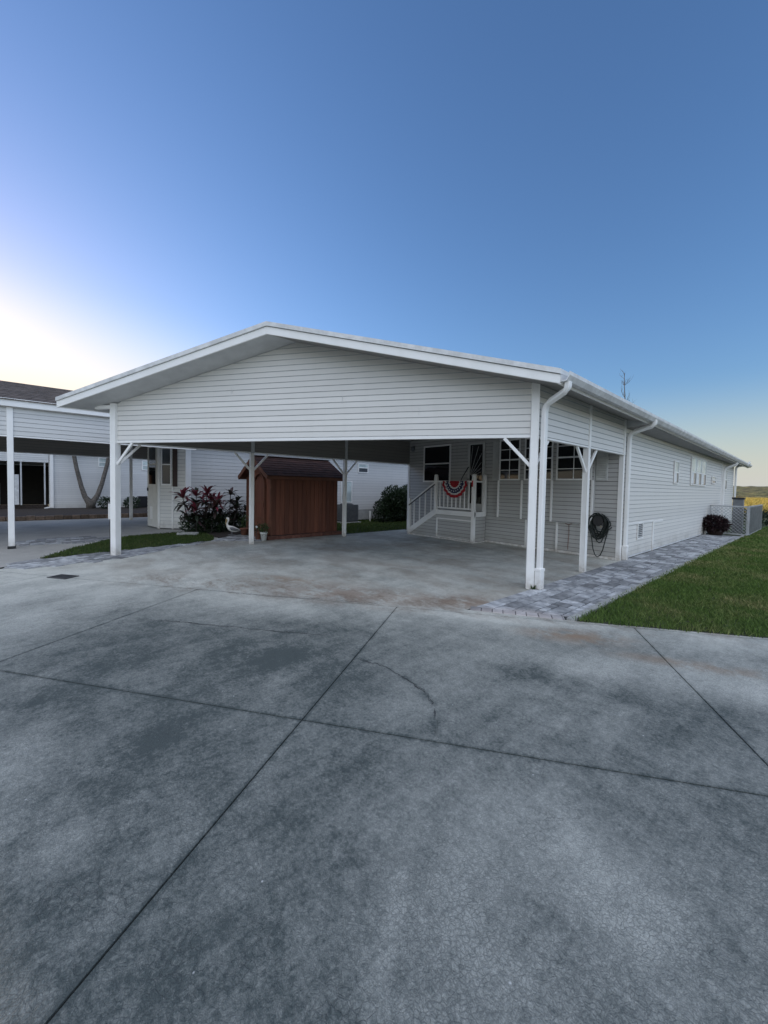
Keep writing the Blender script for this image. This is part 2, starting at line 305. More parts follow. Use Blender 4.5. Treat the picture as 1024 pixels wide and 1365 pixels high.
GM = NT("ground_grass_and_meadow")
sp = GM.n("ShaderNodeSeparateXYZ"); GM.l(GM.tc.outputs['Object'], sp.inputs[0])
far = GM.mr(sp.outputs[1], 30, 60); fn = GM.noise(.05, 6, .6, GM.mapv((1, .4, 1))); fn2 = GM.noise(3, 5)
cn = GM.mix(GM.mr(fn2, .3, .7), (.035, .05, .02), (.075, .10, .035)); cf = GM.mix(GM.mr(fn, .35, .65), (.30, .21, .05), (.42, .32, .09))  # far meadow yellow lightened to stand for low sunlight
GM.base(GM.mix(far, cn, cf)); GM.rough(.95); GROUND = GM.m
HM = NT("wooded_hill"); hn = HM.noise(.25, 8, .7); hn2 = HM.noise(.06, 4)
HM.base(HM.mix(HM.mr(hn, .38, .62), HM.mix(HM.mr(hn2, .4, .6), (.03, .04, .014), (.12, .085, .04)), (.26, .22, .08))); HM.rough(.95); HM.bump(hn, 1, 2.0); HILL = HM.m

# ------------------------------------------------------------------ mesh helpers
class MB:
    def __init__(s): s.v = []; s.f = []; s.g = set()
    def face(s, pts):
        i = len(s.v); s.v += [tuple(p) for p in pts]; s.f.append(tuple(range(i, i+len(pts))))
    def hexa(s, p):   # 8 points: bottom 0-3, top 4-7 (ccw from above)
        i = len(s.v); s.v += [tuple(q) for q in p]
        for f in ((3, 2, 1, 0), (4, 5, 6, 7), (0, 1, 5, 4), (1, 2, 6, 5), (2, 3, 7, 6), (3, 0, 4, 7)): s.f.append(tuple(i+j for j in f))
    def box(s, x0, x1, y0, y1, z0, z1):
        s.hexa([(x0, y0, z0), (x1, y0, z0), (x1, y1, z0), (x0, y1, z0), (x0, y0, z1), (x1, y0, z1), (x1, y1, z1), (x0, y1, z1)])
    def obox(s, o, u, v, n, a0, a1, b0, b1, c0, c1):  # box in axes u,v,n
        o, u, v, n = map(Vector, (o, u, v, n)); P = lambda a, b, c: o+u*a+v*b+n*c
        q = [P(a0, b0, c0), P(a1, b0, c0), P(a1, b1, c0), P(a0, b1, c0), P(a0, b0, c1), P(a1, b0, c1), P(a1, b1, c1), P(a0, b1, c1)]
        if u.cross(v).dot(n) < 0: q = [q[3], q[2], q[1], q[0], q[7], q[6], q[5], q[4]]
        s.hexa(q)
    def bar(s, p, q, wd, hd, upv=(0, 0, 1)):   # rectangular bar from p to q
        p, q = Vector(p), Vector(q); d = (q-p); L = d.length; d.normalize(); upv = Vector(upv)
        a = d.cross(upv)
        if a.length < 1e-4: a = d.cross(Vector((1, 0, 0)))
        a.normalize(); b = a.cross(d); s.obox(p, d, a, b, 0, L, -wd/2, wd/2, -hd/2, hd/2)
    def tube(s, pts, rad, n=8, cap=True, sx=None):
        pts = [Vector(p) for p in pts]; m = len(pts)
        if not isinstance(rad, (list, tuple)): rad = [rad]*m
        i0 = len(s.v); prev = None
        for k in range(m):
            t = (pts[min(k+1, m-1)]-pts[max(k-1, 0)]); t.normalize()
            if prev is None:
                a = t.cross(Vector((0, 0, 1)))
                if a.length < 1e-3: a = t.cross(Vector((1, 0, 0)))
            else: a = prev-t*prev.dot(t)
            a.normalize(); prev = a; b = t.cross(a)
            for j in range(n):
                th = 2*math.pi*j/n; s.v.append(tuple(pts[k]+(a*math.cos(th)+b*math.sin(th))*rad[k]))
        for k in range(m-1):
            for j in range(n):
                s.f.append((i0+k*n+j, i0+k*n+(j+1) % n, i0+(k+1)*n+(j+1) % n, i0+(k+1)*n+j))
        if cap: s.f.append(tuple(i0+j for j in range(n))[::-1]); s.f.append(tuple(i0+(m-1)*n+j for j in range(n)))
    def lathe(s, c, prof, n=16):
        i0 = len(s.v); c = Vector(c)
        for r, z in prof:
            for j in range(n):
                th = 2*math.pi*j/n; s.v.append((c.x+r*math.cos(th), c.y+r*math.sin(th), c.z+z))
        m = len(prof)
        for k in range(m-1):
            for j in range(n): s.f.append((i0+k*n+j, i0+k*n+(j+1) % n, i0+(k+1)*n+(j+1) % n, i0+(k+1)*n+j))
        s.f.append(tuple(i0+j for j in range(n))[::-1]); s.f.append(tuple(i0+(m-1)*n+j for j in range(n)))
    def siding(s, o, u, n, z0, z1, rng, exp=.104, lip=.014, groove=.013):
        """horizontal lap courses on the plane o + u*a + z; rng(z) -> (a0,a1)"""
        o, u, n = Vector(o), Vector(u), Vector(n); Z = Vector((0, 0, 1)); z = z0
        while z < z1-1e-4:
            zt = min(z+exp, z1); a0, a1 = rng(z); b0, b1 = rng(zt)
            fl = min((zt-z), lip*1.0)
            zg = min(z+groove, zt); g0, g1 = rng(zg)
            A, B, C, D = o+u*g0+Z*zg+n*lip, o+u*g1+Z*zg+n*lip, o+u*b1+Z*zt+n*(.004), o+u*b0+Z*zt+n*(.004)
            A1, B1_ = o+u*g0+Z*zg+n*.004, o+u*g1+Z*zg+n*.004
            A0, B0 = o+u*a0+Z*z+n*.004, o+u*a1+Z*z+n*.004
            i = len(s.v); s.v += [tuple(p) for p in (A, B, C, D, A1, B1_, A0, B0)]
            fl = u.cross(Z).dot(n) > 0
            for q, dark in (((0, 1, 2, 3), 0), ((4, 5, 1, 0), 1), ((6, 7, 5, 4), 1)):
                q = q if fl else q[::-1]
                if dark: s.g.add(len(s.f))
                s.f.append(tuple(i+k for k in q))
            s.f += [(i, i+3, i+4), (i+1, i+5, i+2)]
            z = zt
    def build(s, name, mat, parent=None, bevel=0, smooth=False, kind=None, label=None):
        me = bpy.data.meshes.new(name)
        off = Vector(parent_loc(parent)) if parent else Vector((0, 0, 0))
        me.from_pydata([tuple(Vector(p)-off) for p in s.v], [], s.f); me.materials.append(mat); me.update()
        if s.g:
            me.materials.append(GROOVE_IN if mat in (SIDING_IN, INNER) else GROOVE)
            for k in s.g: me.polygons[k].material_index = 1
        o = bpy.data.objects.new(name, me); COL.objects.link(o)
        if parent: o.parent = parent
        if smooth:
            for p in me.polygons: p.use_smooth = True
        if bevel:
            b = o.modifiers.new("bevel", 'BEVEL'); b.width = bevel; b.segments = 2; b.limit_method = 'ANGLE'
        if kind: o['kind'] = kind
        if label: o['label'] = label
        return o

def parent_loc(p):
    v = Vector((0, 0, 0))
    while p: v += p.location; p = p.parent
    return v
def thing(name, loc, label, cat, group=None):
    o = bpy.data.objects.new(name, None); COL.objects.link(o); o.location = loc; o.empty_display_size = .2
    o['label'] = label; o['category'] = cat
    if group: o['group'] = group
    return o
def B1(name, mat, parent, x0, x1, y0, y1, z0, z1, bevel=0, label=None):
    m = MB(); m.box(x0, x1, y0, y1, z0, z1); return m.build(name, mat, parent, bevel, label=label)
def struct(m, name, mat): return m.build(name, mat, kind='structure')
def tagone(o, label, cat, group=None):
    o['label'] = label; o['category'] = cat
    if group: o['group'] = group
    return o

X, Y, Z = Vector((1, 0, 0)), Vector((0, 1, 0)), Vector((0, 0, 1))
# window on a wall plane: o = left bottom, u along, n outward
def window(parent, o, u, n, wd, h, name='window', mid=True, cols=0, rows=0, top=GLASS, bot=GLASS, fr=.045, frame=TRIM, depth=.03, midfrac=.5, curtain=0):
    fo = MB()
    for a0, a1, b0, b1 in ((0, wd, 0, fr), (0, wd, h-fr, h), (0, fr, fr, h-fr), (wd-fr, wd, fr, h-fr)):
        fo.obox(o, u, Z, n, a0, a1, b0, b1, .002, depth)
    hm = h*midfrac
    if mid: fo.obox(o, u, Z, n, fr, wd-fr, hm-.02, hm+.02, .004, depth-.006)
    f = fo.build(name, frame, parent, .003)
    if cols or rows:
        g = MB()
        for i in range(1, cols): g.obox(o, u, Z, n, wd*i/cols-.009, wd*i/cols+.009, fr, h-fr, .005, depth-.012)
        for i in range(1, rows):
            zz = h*i/rows
            if abs(zz-hm) > .05 or not mid: g.obox(o, u, Z, n, fr, wd-fr, zz-.009, zz+.009, .0055, depth-.0125)
        g.build('grille', frame, f)
    p = MB(); p.obox(o, u, Z, n, fr-.003, wd-fr+.003, hm if mid else fr-.003, h-fr+.003, .001, .0125); p.build('pane', top, f)
    if mid:
        p = MB(); p.obox(o, u, Z, n, fr-.003, wd-fr+.003, fr-.003, hm, .001, .0115); p.build('pane', bot, f)
        if curtain: p = MB(); p.obox(o, u, Z, n, fr, wd*curtain, fr+.02, hm-.02, .0118, .0135); p.build('curtain', CURTAIN, f)
    return f

# ================================================================== SETTING
g = MB(); g.face([(-1500, -1500, -.06), (1500, -1500, -.06), (1500, 1500, -.06), (-1500, 1500, -.06)]); struct(g, 'ground', GROUND)
# hill with a ragged wooded skyline, far behind the meadow
hm = MB(); nx, ny = 240, 10
import mathutils
for j in range(ny+1):
    for i in range(nx+1):
        x = -330+700*i/nx; y = 265+14*j+10*math.sin(x*.01); tt = j/ny
        hgt = 6.6*min(1, tt*2.2)**.7*(1 if tt < .6 else 1-(tt-.6)*.6)
        hgt += (mathutils.noise.noise(Vector((x*.06, y*.05, 1)))*.9+mathutils.noise.noise(Vector((x*.3, y*.2, 5)))*.7)*min(1, tt*4)
        hm.v.append((x, y, max(hgt, -.05) if j else -.2))
for j in range(ny):
    for i in range(nx):
        a = j*(nx+1)+i; hm.f.append((a, a+1, a+nx+2, a+nx+1))
struct(hm, 'hill', HILL)

# driveway slabs, cut by saw joints; s runs along the carport front, t away from the street
O0 = Vector((-2.28, 1.29, 0)); S = Vector((.806, .592, 0)); T = Vector((-.592, .806, 0))
def st(s_, t_, z=0): p = O0+S*s_+T*t_; return Vector((p.x, p.y, z))
slines = [-13, -8.9, -5.92, -2.93, -.01, 2.81, 5.8, 9, 14]; sk_ = [.02, .02, .01, .004, .062, .07, .05, .04, .0]; tlines = [-9, -5.2, -2.6, 0.0, 2.62]
dr = MB(); gp = .0052
for i in range(len(slines)-1):
    for j in range(len(tlines)-1):
        a0, a1 = slines[i]+gp, slines[i+1]-gp; b0, b1 = tlines[j]+gp, tlines[j+1]-(gp if j < len(tlines)-2 else .002)
        i0 = len(dr.v); n_ = 1
        ka, kb = sk_[i], sk_[i+1]; dr.v += [tuple(st(p_, q_, z_)) for z_ in (0, -.02) for p_, q_ in ((a0+ka*b0, b0), (a1+kb*b0, b0), (a1+kb*b1, b1), (a0+ka*b1, b1))]
        dr.f += [tuple(i0+q for q in f) for f in ((0, 1, 2, 3), (0, 4, 5, 1), (1, 5, 6, 2), (2, 6, 7, 3), (3, 7, 4, 0))]
# strip to the lawn edge and the carport slab
E0, E1 = 2.622, 2.70
L1 = [st(E1*0+5.9, E0), st(14, E0), st(14, E1), st(2.42, E1), st(2.42, E0)]
dr.face([st(2.1, E0), st(14, E0), st(14, E1), st(2.1, E1)])
slab = [st(-7.6, E0), st(2.1, E0), st(2.1, E1), (-3.06, 4.15, 0), (-3.06, 9.96, 0), (-3.06, 10.2, 0), (-10.5, 10.2, 0), (-10.5, 7.4, 0), (-10.55, 4.4, 0), (-11.3, 3.5, 0), (-10.56, 2.3, 0), (-9.62, 1.07, 0), (-9.5, .2, 0), (-9.36, -.3, 0), (-9.62, -.62, 0)]
dr.face(slab)
drv = struct(dr, 'driveway', CONC)
jb = MB(); jb.face([st(-13, -9, -.019), st(14, -9, -.019), st(14, 2.6, -.019), st(-13, 2.6, -.019)])
jb.build('joint_filler', CRACKM, drv, kind='structure')
def crack(pts, wd, seed):
    rr = random.Random(seed); m = MB(); P = []
    for a, b in zip(pts[:-1], pts[1:]):
        a, b = Vector((*a, 0)), Vector((*b, 0)); n = max(2, int((b-a).length/.025))
        for k in range(n): P.append(a.lerp(b, k/n)+Vector((rr.uniform(-1, 1), rr.uniform(-1, 1), 0))*.015)
    for ps_ in range(3):
        off = Vector((rr.gauss(0, .010), rr.gauss(0, .010), 0)) if ps_ else Vector((0, 0, 0)); on = True
        for k in range(len(P)-1):
            if rr.random() < (.12 if ps_ == 0 else .22): on = not on if ps_ else rr.random() < .8
            if not on: continue
            d = (P[k+1]-P[k]).normalized(); nrm = Vector((-d.y, d.x, 0)); w0 = wd*rr.uniform(.25, 1.0)*(1 if ps_ == 0 else .55)*min(1, (k+3)/12, (len(P)-k)/12); z_ = Z*(.002+.0006*ps_)
            m.face([P[k]+off-nrm*w0+z_, P[k+1]+off-nrm*w0+z_, P[k+1]+off+nrm*w0+z_, P[k]+off+nrm*w0+z_])
    m.build('crack', CRACKM, drv, kind='structure')
crack([(-2.79, 2.15), (-2.5, 2.25), (-2.25, 2.23), (-2.0, 2.2), (-1.85, 2.11), (-1.7, 1.97), (-1.57, 1.85)], .005, 1)
crack([(-5.26, .74), (-4.8, 1.15), (-4.16, 1.64), (-3.7, 2.02), (-3.36, 2.3)], .0045, 2)
crack([(-3.73, 3.56), (-4.6, 2.9), (-5.2, 2.35), (-6.1, 1.72)], .0035, 3)

nd = MB(); nd.face([(-10.2, -.4, -.005), (-9.5, -1.0, -.005), (-9.5, -9, -.005), (-20.75, -9, -.005), (-20.75, 6, -.005), (-16.6, 6, -.005), (-16.2, 4.2, -.005), (-13.4, 4.2, -.005), (-11.3, 3.6, -.005), (-10.5, 1.2, -.005)])
struct(nd, 'neighbour_driveway', CONC2)
# turf strip
TURF = [(-10.45, -.22), (-11.6, .35), (-12.85, 1.15), (-13.45, 1.75), (-13.7, 3.2), (-13.0, 3.75), (-12.2, 3.75), (-11.3, 3.45), (-11.1, 2.9), (-10.78, 1.6), (-10.62, .9)]
tb = MB(); tb.face([(x, y, .004) for x, y in TURF]); struct(tb, 'turf_bed', LAWNBASE)
pb = MB(); pb.face([(-13.7, 3.3, .009), (-11.6, 3.78, .009), (-12.5, 4.75, .009), (-12.6, 7.6, .009), (-14.5, 7.6, .009), (-14.5, 3.5, .009)]); struct(pb, 'planting_bed', SOIL)
sb = MB(); sb.face([(-10.5, 7.45, .0), (-10.5, 16, .0), (-14.6, 16, .0), (-14.6, 7.6, .0)]); struct(sb, 'side_lawn_bed', LAWNBASE)
# lawn on the right
LAWN = [(-1.95, 4.86), (6.5, 11.07), (6.5, 26.5), (-1.85, 26.5), (-1.9, 24.5), (-1.95, 18), (-2.0, 10)]
lb = MB(); lb.face([(x, y, .0) for x, y in LAWN]); struct(lb, 'lawn_bed', LAWNBASE)

def inside(poly, x, y):
    c = np.zeros(len(x), bool); n = len(poly)
    for i in range(n):
        x0, y0 = poly[i]; x1, y1 = poly[(i+1) % n]
        cond = ((y0 > y) != (y1 > y)); xi = (x1-x0)*(y-y0)/((y1-y0) if y1 != y0 else 1e-9)+x0
        c ^= cond & (x < xi)
    return c
def blades(name, poly, dens, h, wd, mat, label, cat='grass', bounds=None, shag=0):
    xs = [p[0] for p in poly]; ys = [p[1] for p in poly]
    x0, x1, y0, y1 = bounds or (min(xs), max(xs), min(ys), max(ys)); n = int((x1-x0)*(y1-y0)*1.0)
    N = int((x1-x0)*(y1-y0)*dens(None, None)); x = np.random.uniform(x0, x1, N); y = np.random.uniform(y0, y1, N)
    x += np.random.normal(0, shag, N); y += np.random.normal(0, shag, N)
    keep = inside(poly, x, y) if not shag else inside(poly, x-np.random.uniform(-shag, shag, N), y-np.random.uniform(-shag, shag, N))
    pr = dens(x, y); keep &= np.random.rand(N) < pr; x, y = x[keep], y[keep]; n = len(x)
    d = np.hypot(x, y); th = np.random.uniform(0, 2*np.pi, n); hh = h*np.random.uniform(.45, 1.25, n); ww = wd*np.random.uniform(.6, 1.3, n)*np.clip(d/7, .8, 3.0)
    lx, ly = np.random.normal(0, .55, n)*hh, np.random.normal(0, .55, n)*hh
    cx, cy = np.cos(th)*ww, np.sin(th)*ww
    v = np.zeros((n, 5, 3), np.float32)
    v[:, 0] = np.stack([x-cx, y-cy, np.zeros(n)], 1); v[:, 1] = np.stack([x+cx, y+cy, np.zeros(n)], 1)
    v[:, 2] = np.stack([x+cx*.7+lx*.4, y+cy*.7+ly*.4, hh*.6], 1); v[:, 3] = np.stack([x-cx*.7+lx*.4, y-cy*.7+ly*.4, hh*.6], 1)
    v[:, 4] = np.stack([x+lx, y+ly, hh], 1)
    me = bpy.data.meshes.new(name); me.vertices.add(n*5); me.vertices.foreach_set('co', v.reshape(-1))
    base = (np.arange(n)*5)[:, None]
    idx = np.concatenate([base+np.array([0, 1, 2, 3]), base+np.array([3, 2, 4])], 1).reshape(-1)
    me.loops.add(n*7); me.loops.foreach_set('vertex_index', idx.astype(np.int32))
    me.polygons.add(n*2); ls = (np.arange(n)*7)[:, None]+np.array([0, 4]); me.polygons.foreach_set('loop_start', ls.reshape(-1).astype(np.int32))
    me.update(calc_edges=True); me.materials.append(mat)
    o = bpy.data.objects.new(name, me); COL.objects.link(o); o['kind'] = 'stuff'; o['label'] = label; o['category'] = cat
    return o
def dens_lawn(x, y):
    if x is None: return 3800
    d = np.hypot(x, y); p = np.clip((7.0/np.maximum(d, 1))**1.5, .10, 1.0); p[x > .6] *= .3; return p
blades('lawn_grass', LAWN, dens_lawn, .055, .0052, GRASS, 'cropped green lawn with dry straw patches beside the grey paver walk', bounds=(-2.1, 6.5, 4.7, 26.5), shag=.045)
blades('turf_grass', TURF, lambda x, y: 1500 if x is None else np.ones(len(x)), .05, .005, GRASS2, 'narrow tongue of dark green grass between the two driveways', shag=.03)
blades('side_grass', [(-10.6, 7.5), (-10.5, 14), (-14.4, 14), (-14.4, 7.7)], lambda x, y: 500 if x is None else np.ones(len(x)), .06, .007, GRASS2, 'dark grass between the brown shed and the far hedge bush', shag=.03)

# paver walk on the right: mixed rectangular pavers packed on a grid
def clip(poly, f):
    out_ = []
    for (p, q) in zip(poly, poly[1:]+poly[:1]):
        a, b = f(*p), f(*q)
        if a >= 0: out_.append(p)
        if (a >= 0) != (b >= 0):
            t = a/(a-b); out_.append((p[0]+(q[0]-p[0])*t, p[1]+(q[1]-p[1])*t))
    return out_
def pavers(name, region, x0, x1, y0, y1, mod, seed, rot=0, z=.0, border=None):
    rr = random.Random(seed); c, s_ = math.cos(rot), math.sin(rot); nx_, ny_ = int((x1-x0)/mod), int((y1-y0)/mod)
    used = [[False]*ny_ for _ in range(nx_)]; m = MB()
    sizes = [(2, 3), (3, 2), (2, 2), (2, 3), (2, 1), (1, 2), (1, 1)]
    for j in range(ny_):
        for i in range(nx_):
            if used[i][j]: continue
            sh = sizes[:]; k = rr.random(); rr.shuffle(sh); sh += [(1, 1)]
            sh.sort(key=lambda q: -(q[0]*q[1])*rr.uniform(.5, 1.5))
            for (a, b) in sh:
                if i+a <= nx_ and j+b <= ny_ and all(not used[i+p][j+q] for p in range(a) for q in range(b)):
                    for p in range(a):
                        for q in range(b): used[i+p][j+q] = True
                    X0, X1, Y0, Y1 = x0+i*mod, x0+(i+a)*mod, y0+j*mod, y0+(j+b)*mod; gp = .0085
                    P = [(X0+gp, Y0+gp), (X1-gp, Y0+gp), (X1-gp, Y1-gp), (X0+gp, Y1-gp)]
                    Q = [(X0+gp+.006, Y0+gp+.006), (X1-gp-.006, Y0+gp+.006), (X1-gp-.006, Y1-gp-.006), (X0+gp+.006, Y1-gp-.006)]
                    P = [(p[0]*c-p[1]*s_, p[0]*s_+p[1]*c) for p in P]; Q = [(p[0]*c-p[1]*s_, p[0]*s_+p[1]*c) for p in Q]
                    mx, my = sum(p[0] for p in P)/4, sum(p[1] for p in P)/4
                    if region and not (region(mx, my) if border is None else True): break
                    if border: P = clip(P, border); Q = clip(Q, lambda x_, y_: border(x_, y_)-.006)
                    if len(P) < 3 or len(Q) < 3: break
                    if len(P) != len(Q): Q = [(p[0]*.94+mx*.06, p[1]*.94+my*.06) for p in P]
                    dz = z+rr.uniform(-.0015, .0025); i0 = len(m.v); N = len(P)
                    m.v += [(p[0], p[1], z-.015) for p in P]+[(p[0], p[1], dz+.004) for p in P]+[(p[0], p[1], dz+.009) for p in Q]
                    for e in range(N):
                        m.f.append((i0+e, i0+(e+1) % N, i0+N+(e+1) % N, i0+N+e)); m.f.append((i0+N+e, i0+N+(e+1) % N, i0+2*N+(e+1) % N, i0+2*N+e))
                    m.f.append(tuple(range(i0+2*N, i0+3*N))); break
    return m
fy = lambda x: 4.19+(x+2.98)*.634
pm = pavers('paver_walkway', lambda x, y: True, -3.06, -2.06, 4.2, 19.6, .1, 3, border=lambda x, y: y-fy(x)-.205)
a_ = math.atan(.634); d_ = Vector((math.cos(a_), math.sin(a_), 0)); nn_ = Vector((-d_.y, d_.x, 0)); rr = random.Random(9); q = .02
while q < 1.16:      # soldier course along the front end
    l_ = rr.uniform(.13, .16); o_ = Vector((-3.04, fy(-3.04), 0)); i0 = len(pm.v); q2 = min(q+l_, 1.17)
    for (zz, e) in ((-.015, .004), (.004, .004), (.009, .011)):
        for (a, b) in ((q+e, e), (q2-e, e), (q2-e, .165-e), (q+e, .165-e)):
            p = o_+d_*a+nn_*b; pm.v.append((p.x, p.y, zz))
    for L_ in (0, 4):
        for e in range(4): pm.f.append((i0+L_+e, i0+L_+(e+1) % 4, i0+L_+4+(e+1) % 4, i0+L_+4+e))
    pm.f.append((i0+8, i0+9, i0+10, i0+11)); q += l_
pw = struct(pm, 'paver_walkway', PAVER)
pj = MB(); pj.face([(-3.058, fy(-3.058), -.006), (-2.06, fy(-2.06), -.006), (-2.06, 19.6, -.006), (-3.058, 19.6, -.006)]); pj.build('paver_bedding', CRACKM, pw, kind='structure')
ed = MB(); yy = fy(-2.0)+.02
while yy < 19.5:
    l_ = .9+rr.uniform(-.1, .2); ed.box(-2.055, -1.965+rr.uniform(-.008, .008), yy, yy+l_-.01, -.02, .022+rr.uniform(-.006, .006)); yy += l_
ed.build('edging', CURBM, pw, kind='structure')
# paver strip on the left
PS = [(-9.34, -.36), (-9.64, -.68), (-10.25, -.52), (-10.46, -.22), (-10.62, .9), (-10.78, 1.6), (-11.1, 2.9), (-11.35, 3.5), (-12.1, 4.3), (-12.35, 4.7), (-10.5, 4.7), (-10.5, 4.35), (-11.2, 3.5), (-10.5, 2.3), (-9.6, 1.07), (-9.48, .2)]
ip = lambda x, y: bool(inside(PS, np.array([x]), np.array([y]))[0])
m2 = pavers('paver_strip', ip, -12.6, -3, 2.0, 12, .1, 5, rot=.63, z=.004)
# pavers() works in rotated axes: cover the strip's bounding box there
c_, s__ = math.cos(.63), math.sin(.63)
rx = [x*c_+y*s__ for x, y in PS]; ry = [-x*s__+y*c_ for x, y in PS]
m2 = pavers('paver_strip', ip, min(rx)-.2, max(rx)+.2, min(ry)-.2, max(ry)+.2, .1, 5, rot=.63, z=.004)
ps = struct(m2, 'paver_strip', PAVER)
pj = MB(); pj.face([(x, y, -.002) for x, y in PS]); pj.build('paver_bedding', CURBM, ps, kind='structure')
# cobbles set in the neighbour's drive
m3 = pavers('cobble_patch', lambda x, y: ((x+13.4)/.75)**2+((y-.25)/1.05)**2 < 1, -14.5, -12.4, -1, 1.6, .1, 8, z=0.0); struct(m3, 'cobble_patch', PAVER)

# ================================================================== THE HOUSE
house = thing('manufactured_home', (-6.6, 15, 0), 'long white lap-sided home with an angled gabled carport over the drive', 'house')
xL, xR, yW, yE, zb = -10.088, -3.101, 9.954, 22.6, 2.437
yf = lambda x: 5.8566+(x+3.1012)*.6857
RX = -6.55; zt = lambda x: 4.46-.277*abs(x-RX)
FU = Vector((xR-xL, yf(xR)-yf(xL), 0)); FL = FU.length; FU.normalize(); FN = Vector((FU.y, -FU.x, 0)); FO = Vector((xL, yf(xL), 0))
au = lambda x: (x-xL)/FU.x
und = .20
# --- gable wall over the carport mouth
def grng(z):
    dx = max(0, (zt(RX)-und-z)/.277); return (max(0, au(RX-dx)), min(FL, au(RX+dx)))
ga = MB(); ga.siding(FO, FU, FN, zb+.05, zt(RX)-und-.002, grng, .104)
gable = ga.build('gable_wall', SIDING, house)
t_ = MB(); t_.obox(FO, FU, Z, FN, .0, FL, zb, zb+.05, -.05, .022); t_.build('gable_trim', TRIM, gable, .003)
bk = MB(); P = [FO+FU*0+Z*(zb+.002), FO+FU*FL+Z*(zb+.002), FO+FU*FL+Z*(zt(xR)-und), FO+FU*au(RX)+Z*(zt(RX)-und), FO+Z*(zt(xL)-und)]
bk.face([p-FN*.03 for p in P][::-1]); bk.build('gable_backing', SOFFIT, gable)
for a_, z0_ in ((2.9, 3.35), (5.2, 3.1), (6.6, 2.85)):
    sm = MB(); sm.obox(FO, FU, Z, FN, a_, a_+.004, z0_, z0_+.13, .004, .0165); sm.build('siding_seam', SOFFIT, gable)
# --- side valances
def valance(x, nx_, y0, y1, name='side_valance'):
    v = MB(); n = Vector((nx_, 0, 0)); top = zt(x)-und-.01
    v.siding(Vector((x+nx_*.03, 0, 0)), Y, Vector((nx_, 0, 0)), zb+.03, top, lambda z: (y0, y1), .104)
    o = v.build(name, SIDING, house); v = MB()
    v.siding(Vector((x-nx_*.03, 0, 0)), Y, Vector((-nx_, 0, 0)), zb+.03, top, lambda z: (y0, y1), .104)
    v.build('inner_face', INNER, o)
    t = MB(); t.box(x-.045, x+.045, y0, y1, zb, zb+.03); t.build('valance_trim', TRIM, o, .003); return o
valance(xR, 1, yf(xR)+.06, yW-.01); valance(xL, -1, yf(xL)+.06, yW-.01)
for yy in (7.9, 9.86): B1('valance_seam', TRIM, house, xR+.034, xR+.055, yy, yy+.085, zb, zt(xR)-und, .003)
# --- house walls
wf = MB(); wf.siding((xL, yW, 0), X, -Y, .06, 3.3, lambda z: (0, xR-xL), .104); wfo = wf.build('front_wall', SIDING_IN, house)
b_ = MB(); b_.box(xL, xR, yW-.012, yW, 0, .06); b_.build('base_trim', TRIM, wfo, .003)
wr = MB(); wr.siding((xR, yW, 0), Y, X, .04, 3.06, lambda z: (0, yE-yW), .104); wro = wr.build('side_wall', SIDING, house)
b_ = MB(); b_.box(xR-.05, xR+.012, yW+.05, yE, 0, .04); b_.build('base_trim', TRIM_DIRTY, wro, .003)
fr_ = MB(); fr_.box(xR, xR+.03, yW+.06, 26.2, 2.98, 3.06); fr_.build('frieze_board', TRIM, wro, .004)
wl = MB(); wl.siding((xL, yW, 0), Y, -X, .04, 3.3, lambda z: (0, 16.2), .104); wl.build('side_wall', SIDING, house)
# rear entry section, the same plane and the same siding colour
w2 = MB(); w2.siding((xR-.02, yE+.1, 0), Y, X, .04, 3.06, lambda z: (0, 3.5), .104); w2.build('rear_wall', SIDING, house)
rw = MB(); rw.face([(xR-.03, 26.2, 0), (xL+.01, 26.2, 0), (xL+.01, 26.2, 3.3), (xR-.03, 26.2, 3.3)]); rw.build('end_wall', SIDING, house)
B1('corner_trim', TRIM, house, xR-.07, xR+.028, yW-.028, yW+.06, 0, 3.2, .004); B1('corner_trim', TRIM, house, xL-.028, xL+.06, yW-.028, yW+.05, 0, zb-.002, .004)
ct = MB(); ct.box(xR-.03, xR+.03, yE, yE+.1, 0, 3.06); ct.build('corner_trim', TRIM, house, .004)
# --- roof
EY = 27.6
def rline(x, y): return zt(x)
eR = lambda y: -2.60-.12*(y-5.6)/22; dzR = lambda y: -.20*max(0, y-5.6)/22
fy6 = lambda x: yf(x)-.60
rf = MB(); th = .075
A0, A1, A2 = Vector((-10.6, fy6(-10.6), zt(-10.6))), Vector((RX, fy6(RX), zt(RX))), Vector((-2.6, fy6(-2.6), zt(-2.6)))
C0, C1, C2 = Vector((-10.6, EY, zt(-10.6))), Vector((RX, EY, zt(RX))), Vector((eR(EY), EY, zt(-2.6)+dzR(EY)))
D = Vector((0, 0, -th))
ov = Vector((-FN.x, -FN.y, 0))*-.025
for p, q, r, s in ((A0+ov, A1+ov, C1, C0), (A1+ov, A2+ov, C2, C1)):
    rf.hexa([p+D, q+D, r+D, s+D, p, q, r, s])
roof = rf.build('roof', TRIM_DIRTY, house)
fa = MB(); fh = .135
D2 = Vector((0, 0, -th-.002)); D3 = Vector((0, 0, -th-fh)); In = -FN*.03
for p, q in ((A0, A1), (A1, A2)):
    fa.hexa([p+D3, q+D3, q+D3+In, p+D3+In, p+D2, q+D2, q+D2+In, p+D2+In])
fa.build('fascia', TRIM, roof, .003)
dl = MB()
for p, q in ((A0, A1), (A1, A2)):
    u_ = (q-p).normalized(); dl.hexa([p+D+FN*.004-Z*.006, q+D+FN*.004-Z*.006, q+D-FN*.01-Z*.006, p+D-FN*.01-Z*.006, p+D+FN*.004+Z*.0, q+D+FN*.004, q+D-FN*.01, p+D-FN*.01])
dl.build('drip_edge', GREYMETAL, roof)
un = MB(); D4 = Vector((0, 0, -und))
